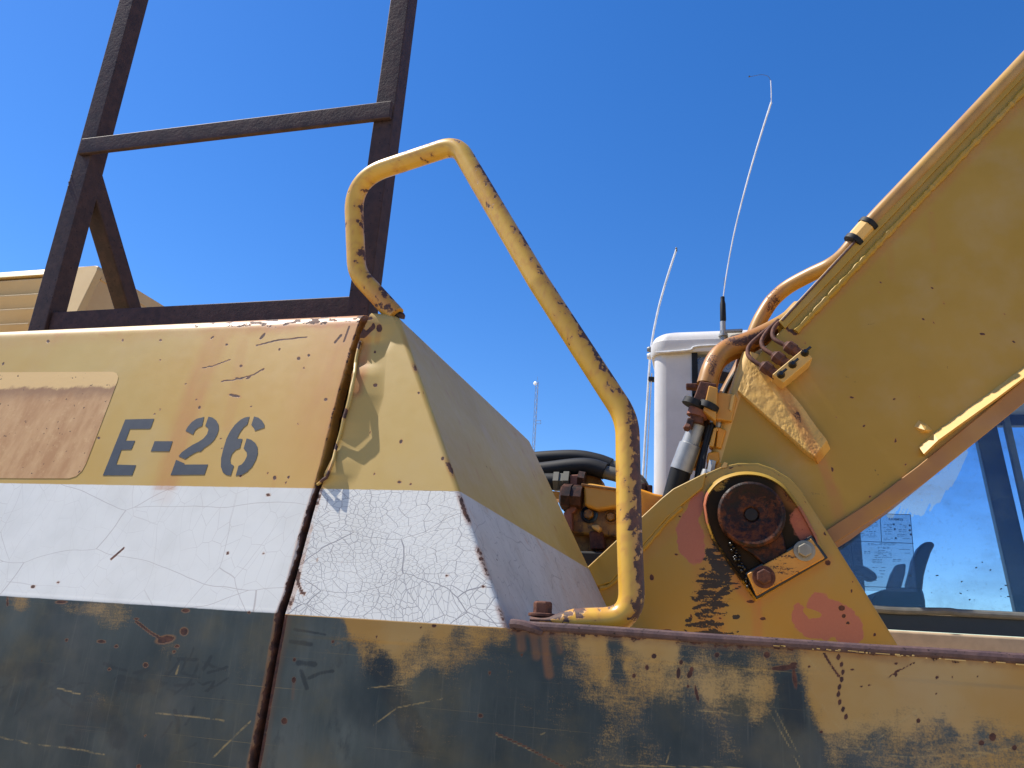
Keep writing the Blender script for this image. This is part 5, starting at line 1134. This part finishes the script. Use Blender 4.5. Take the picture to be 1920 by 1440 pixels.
# things behind the small window: dark lining, seat back, wiper arm
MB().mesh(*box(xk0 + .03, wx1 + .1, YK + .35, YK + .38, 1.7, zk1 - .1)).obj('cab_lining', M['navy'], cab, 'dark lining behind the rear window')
pipe('interior_cable', [(1306, 730), (1304, 690), (1318, 668), (1338, 660)], YK + .06, .008, M['seal'], cab, None, None, 8)
pipe('interior_hook', [(1362, 690), (1374, 694), (1378, 684), (1370, 678)], YK + .06, .004, M['steel'], cab, None, None, 8)
# seat and levers seen through the side window
YS = YK + .38
def sil(nm, px, th, label, mat='navy'): return MB().mesh(*plate(px, YS, th)).obj(nm, M[mat], cab, label=label, bevel=.012)
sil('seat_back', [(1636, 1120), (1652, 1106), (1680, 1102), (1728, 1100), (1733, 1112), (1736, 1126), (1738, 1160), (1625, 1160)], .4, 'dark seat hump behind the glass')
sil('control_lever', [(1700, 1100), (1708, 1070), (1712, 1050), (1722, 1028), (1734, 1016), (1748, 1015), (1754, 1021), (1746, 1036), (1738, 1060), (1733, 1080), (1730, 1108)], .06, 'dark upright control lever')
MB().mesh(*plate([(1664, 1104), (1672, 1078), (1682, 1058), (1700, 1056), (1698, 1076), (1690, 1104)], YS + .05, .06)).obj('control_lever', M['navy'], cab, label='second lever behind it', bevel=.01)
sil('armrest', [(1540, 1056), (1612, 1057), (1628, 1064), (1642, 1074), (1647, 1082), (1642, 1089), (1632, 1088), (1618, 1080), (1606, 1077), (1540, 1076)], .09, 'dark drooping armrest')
# decal on the inside of the glass, printed side inward so it reads backwards
YD = YK + .0235
def dq(x, y): return atY((x, y), YD)
MB().mesh(*prism([dq(1540, 960), dq(1707, 964), dq(1719, 1110), dq(1540, 1106)], (0, .0006, 0))).obj('decal', M['decal'], gp, label='pale instruction decal read from behind')
pr = MB()
def ln(a, b, wd=1.5):
    A = atY(a, YD - .0008); B = atY(b, YD - .0008); pr.mesh(*bar(A, B, .0004, wd * .0022, (0, 0, 1) if abs(B[2] - A[2]) < abs(B[0] - A[0]) else (1, 0, 0)))
for a, b in [((1650, 963), (1707, 965)), ((1707, 965), (1719, 1110)), ((1650, 963), (1653, 1016)), ((1595, 1014), (1713, 1019)), ((1594, 1006), (1600, 1060)), ((1600, 1099), (1718, 1103))]: ln(a, b, 1.0)
rs = random.Random(5)
def para(x0, y0, x1, n, dy, dens=.8):
    for k in range(n):
        x = x0
        while x < x1:
            l = rs.uniform(2, 8)
            if rs.random() < dens: ln((x, y0 + k * dy), (min(x + l, x1), y0 + k * dy + .03 * l), .75)
            x += l + 1.6
para(1600, 976, 1645, 10, 3.4); para(1657, 983, 1673, 3, 3); para(1687, 983, 1700, 3, 3); para(1657, 993, 1673, 2, 3); para(1685, 993, 1699, 2, 3); para(1660, 1001, 1672, 1, 3); para(1682, 1002, 1699, 2, 3); para(1657, 1009, 1675, 2, 3); para(1692, 1010, 1706, 1, 3)
para(1627, 1019, 1680, 2, 2.4, .95); para(1646, 1026, 1668, 2, 2, .9); para(1600, 1022, 1612, 6, 3); para(1640, 1032, 1672, 5, 3.2); para(1686, 1030, 1706, 3, 3.5, .5); para(1606, 1046, 1612, 3, 3); para(1620, 1034, 1632, 2, 3); para(1636, 1049, 1654, 3, 3, .9); para(1674, 1049, 1690, 2, 3, .9); para(1600, 1064, 1660, 5, 6, .3); para(1570, 1000, 1592, 16, 3.4, .8)
for (x, y) in ((1674, 983), (1676, 992), (1704, 985), (1704, 994), (1706, 1002), (1678, 1009)): ln((x, y), (x + 3.5, y + .2), 3.2)
pr.obj('print', M['print'], gp, label='fine print on the decal')
tc = bpy.data.curves.new('symbols_heading', 'FONT'); tc.body = 'SYMBOLS'; tc.size = 1; tc.offset = .03; tc.extrude = 0
to = bpy.data.objects.new('tmp_heading', tc); COL.objects.link(to)
dg = bpy.context.evaluated_depsgraph_get(); tm = bpy.data.meshes.new_from_object(to.evaluated_get(dg)); bpy.data.objects.remove(to)
tv = np.array([v.co[:] for v in tm.vertices]); tf_ = [tuple(p.vertices) for p in tm.polygons]
A, B = atY((1666, 972), YD - .001), atY((1693, 973.5), YD - .001); wd_ = tv[:, 0].max(); k_ = (B[0] - A[0]) / wd_
W = [(B[0] - x * k_, A[1], A[2] - .006 + y * k_ * 1.05 + (B[2] - A[2]) * (1 - x / wd_)) for x, y, z_ in tv]
link('heading_print', W, tf_, M['print'], gp, 'mirrored heading SYMBOLS')
rs = random.Random(9)                          # tint film on the glass, scratched off by the boom
FPOLY = [(1660, 962), (1700, 932), (1760, 888), (1815, 838), (1802, 878), (1780, 915), (1747, 950), (1728, 958), (1700, 954)]
strokes = []
while len(strokes) < 150:
    x = rs.uniform(1655, 1815); y = rs.uniform(838, 962)
    if in_poly(np.array([x]), np.array([y]), FPOLY)[0]:
        l = rs.uniform(9, 24); strokes.append([(x - l * .3, y + l * .65), (x + l * .3, y - l * .65)])
def film_wear(q, W):
    v = np.zeros_like(q[0])
    for st in strokes: v = np.maximum(v, stroke(q, st, 2.1))
    return dict(scratch=v)
def tint():
    n = NT('blue tint film'); a = n.n('ShaderNodeBsdfTransparent'); k = n.ss(n.attr('scratch'), .35, .65)
    n.put(a.inputs[0], n.mix((.52, .70, .91, 1), (1, 1, 1, 1), k))
    d = n.n('ShaderNodeBsdfDiffuse'); d.inputs[0].default_value = (.6, .62, .63, 1); x = n.n('ShaderNodeMixShader')
    n.put(x.inputs[0], n.add(n.mul(k, .3), .015)); n.put(x.inputs[1], a.outputs[0]); n.put(x.inputs[2], d.outputs[0]); n.t.links.new(x.outputs[0], n.out.inputs[0]); return n.m
M['tint'] = tint()
face_sheet('tint_film', [(1500, 1144), (1500, 1000), (1640, 800), (1760, 690), (1990, 690), (1990, 1152)], YK + .013, .0045, M['tint'], gp, film_wear, 'tint film scratched pale beside the boom')
gd = MB()
for k in range(24):
    x = rs.uniform(1690, 1900); y = 1130 - abs(rs.gauss(0, 45)); A = atY((x, y), YK + .0147); s_ = rs.choice((.0012, .002, .004)); a_ = rs.uniform(0, 3.1)
    gd.mesh(*bar(A, A + np.array([math.cos(a_) * s_ * 2.5, 0, math.sin(a_) * s_]), .0006, s_, (0, 0, 1)))
gd.obj('dirt_speck', M['seal'], gp)['kind'] = 'stuff'
# small bracket and mirror stub on the cab rear
MB().mesh(*bar(atY((1216, 711), YK + .3), atY((1232, 712), YK + .3), .03, .02)).obj('cable_clip', M['rubber'], cab, bevel=.003)
MB().mesh(*lathe(atY((1226, 655), YK + .1), (-1, 0, 0), [(0, .012), (.02, .014), (.03, .01)], 10)).obj('roof_bolt', M['seal'], cab); MB().mesh(*lathe(atY((1226, 668), YK + .1), (-1, 0, 0), [(0, .012), (.02, .016), (.03, .012)], 10)).obj('roof_bolt', M['wire'], cab)
ab = atY((1356, 632), YK - .03)

# ================================================================== rusted tube frame on the hood
YF = 1.262
fl_ = [atY(p, YF)[0] for p in ((84, 600), (668, 585))]
PW = .046
GF = empty('guard_frame', (-1.0, 1.29, 2.10), 'brown rusted square-tube frame standing upright on the yellow hood', 'metal frame')
zb_ = 2.098; zt_ = 3.7
lx = atY((62, 620), YF)[0]; rx = atY((655, 585), YF)[0]
xA = atY((176, 268), YF)[0]; xB = atY((712, 200), YF)[0]
lpx = atY((140, 300), YF)[0]
PA = MB().mesh(*box(lpx, lpx + PW, YF, YF + PW, zb_, zt_)).obj('post', M['frame'], GF, bevel=.0022)
rpx = atY((698, 240), YF)[0]
PB = MB().mesh(*box(rpx, rpx + PW, YF, YF + PW, zb_, zt_)).obj('post', M['frame'], GF, bevel=.0022)
ra, rb = atY((150, 273), YF - .010), atY((733, 207), YF - .010)
zr = (ra[2] + rb[2]) / 2
MB().mesh(*box(ra[0], rb[0], YF - .012, YF - .0005, zr - .0215, zr + .0215)).obj('rail', M['frame'], GF, 'flat upper rail welded across the posts', bevel=.0025)
MB().mesh(*box(lpx + PW, rpx, YF + .008, YF + PW - .004, zb_, zb_ + .074)).obj('bottom_rail', rusty('reddish rusted rail', (.036, .020, .020, 1), (.062, .032, .030, 1), 45, .65), GF, 'lower rail lying on the hood', bevel=.003)
bs0 = np.array([lpx + PW / 2 - .001, YF + PW * .6, atY((172, 338), YF + PW)[2]])
for Yb in np.arange(1.35, 2.3, .005):
    pq = ref(np.array([lpx + PW / 2, Yb, zb_ + .02]))
    if pq[0] > 290: break
MB().mesh(*bar(bs0, (lpx + PW / 2, Yb, zb_), PW, PW)).obj('brace', M['frame'], GF, 'sloping brace behind the left post', bevel=.004)
MB().mesh(*box(lpx, lpx + PW, YF + PW + .002, Yb + .03, zb_ - .01, zb_ + .03)).obj('foot_rail', M['frame'], GF, bevel=.003)
mb = MB(); rs = random.Random(3)
for k in range(7):
    c = (lpx + rs.uniform(.001, .004), YF + .002, zr - .03 - k * .011 - rs.uniform(0, .008)); r_k = rs.uniform(.4, 1.); mb.mesh(*lathe(c, (-.5, -.7, 0), [(-.004, .006 * r_k), (.001, .005 * r_k), (.003 * r_k, .002)], 7))
mb.obj('weld_bead', M['frame'], GF, smooth=True)['kind'] = 'stuff'
for x, y_ in ((lpx + PW + .004, 0), (rpx - .004, 0)):
    pass

# ================================================================== whip antennas
WA = empty('whip_antenna', tuple(ab), 'long white whip antenna with black spring base on the cab roof, its tip bent over', 'antenna', 'whip antennas on the cab')
MB().mesh(*lathe(ab + np.array([0, 0, -.05]), (0, 0, 1), [(0, .011), (.05, .011), (.052, .02), (.062, .02), (.064, .012), (.12, .012), (.122, .009), (.13, .009)], 16)).obj('mount', M['steel'], WA, smooth=True)
p0, p1 = atY((1356, 604), YK - .03), atY((1355, 562), YK - .03)
MB().mesh(*lathe(p0, p1 - p0, [(0, .010), (.01, .013), (.085, .012), (.10, .009), (.118, .009)], 16)).obj('base_coil', M['rubber'], WA, smooth=True)
MB().mesh(*bar(atY((1350, 622), YK - .03), atY((1392, 620), YK - .02), .02, .012)).obj('bracket', M['steel'], WA, bevel=.002)
pth = catmull([atY(p, YK - .03) for p in [(1355, 566), (1362, 515), (1377, 435), (1401, 340), (1425, 258), (1446, 192)]], .02)
MB().mesh(*tube(pth, [.0022 + .0022 * t for t in np.linspace(0, 1, len(pth))], 8)).obj('whip_rod', M['wire'], WA, smooth=True)
pth = catmull([atY(p, YK - .03) for p in [(1446, 192), (1446, 172), (1445, 151)]], .02)
MB().mesh(*tube(pth, .0022, 6)).obj('broken_tip', M['wire'], WA, smooth=True)
pth = catmull([atY(p, YK - .03) for p in [(1445, 151), (1440, 143), (1428, 140), (1415, 142), (1406, 144)]], .01)
MB().mesh(*tube(pth, .0010, 5)).obj('tip_wire', M['olive'], WA); MB().mesh(*lathe(atY((1405, 144), YK - .03), (0, -1, 0), [(0, .004), (.004, .004)], 8)).obj('tip_bead', M['olive'], WA)
MB().mesh(*tube([atY((1357, 562), YK - .02), atY((1358, 520), YK - .02)], .0012, 5)).obj('side_whisker', M['olive'], WA)
YA = YK + .3
wb_ = atY((1206, 900), YA)
WB = empty('whip_antenna', tuple(wb_), 'shorter bowed white whip antenna standing behind the rear corner of the cab', 'antenna', 'whip antennas on the cab')
pth = catmull([atY(p, YA) for p in [(1204, 920), (1208, 850), (1213, 760), (1220, 660), (1232, 590), (1248, 530), (1268, 468)]], .02)
MB().mesh(*tube(pth, .0052, 8)).obj('whip_rod', M['wire'], WB, smooth=True)
MB().mesh(*tube(catmull([atY(p, YA) for p in [(1210, 920), (1214, 850), (1218, 770), (1222, 700)]], .02), .003, 6)).obj('coax_cable', M['wire'], WB, smooth=True)
MB().mesh(*lathe(atY((1268, 468), YA), (0, 0, 1), [(-.01, .005), (.008, .005), (.012, .003)], 8)).obj('tip_cap', M['olive'], WB)
MB().mesh(*box(wb_[0] - .03, xk0 + .002, YA - .02, YA + .02, wb_[2] - .12, wb_[2] - .08)).obj('bracket', M['steel'], WB)

# ================================================================== distant lattice mast
YM = 90.0
mb0 = atY((1003, 900), YM); mtop = atY((1007.5, 716), YM)
RM = empty('radio_mast', (mb0[0], YM, 0), 'thin pale lattice radio mast far behind, with a side arm and white drum on top', 'radio mast')
mx_, my_, mh = mtop[0], YM, mtop[2]; xb_ = mx_
legs = [(xb_ - .17, my_ - .1), (xb_ + .17, my_ - .1), (xb_, my_ + .2)]
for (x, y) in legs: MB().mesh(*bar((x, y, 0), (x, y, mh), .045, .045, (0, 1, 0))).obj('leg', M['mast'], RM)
mb = MB(); nseg = 60
for k in range(nseg):
    z0, z1 = mh * k / nseg, mh * (k + 1) / nseg
    for i in range(3):
        a, b = legs[i], legs[(i + 1) % 3]
        if k % 2: a, b = b, a
        mb.mesh(*bar((a[0], a[1], z0), (b[0], b[1], z1), .02, .02, (.3, 1, .2)))
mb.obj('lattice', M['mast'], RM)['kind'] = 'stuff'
za, zb2 = atY((1010, 789), YM)[2], atY((1010, 795), YM)[2]
mb = MB()
for z in (za, zb2): mb.mesh(*bar((xb_ + .17, my_ - .1, z), (xb_ + .75, my_ - .1, z), .05, .05))
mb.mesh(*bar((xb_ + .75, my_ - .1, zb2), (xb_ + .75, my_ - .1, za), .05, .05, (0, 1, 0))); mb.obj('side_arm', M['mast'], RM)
MB().mesh(*lathe((xb_ - .12, my_ - .3, mh - .35), (-.3, -.9, .1), [(0, .1), (.05, .24), (.22, .24), (.26, .1)], 16)).obj('drum', M['lamp'], RM, smooth=True)
MB().mesh(*bar((xb_, my_, mh), (xb_, my_, mh + .7), .03, .03, (0, 1, 0))).obj('spike', M['mast'], RM)
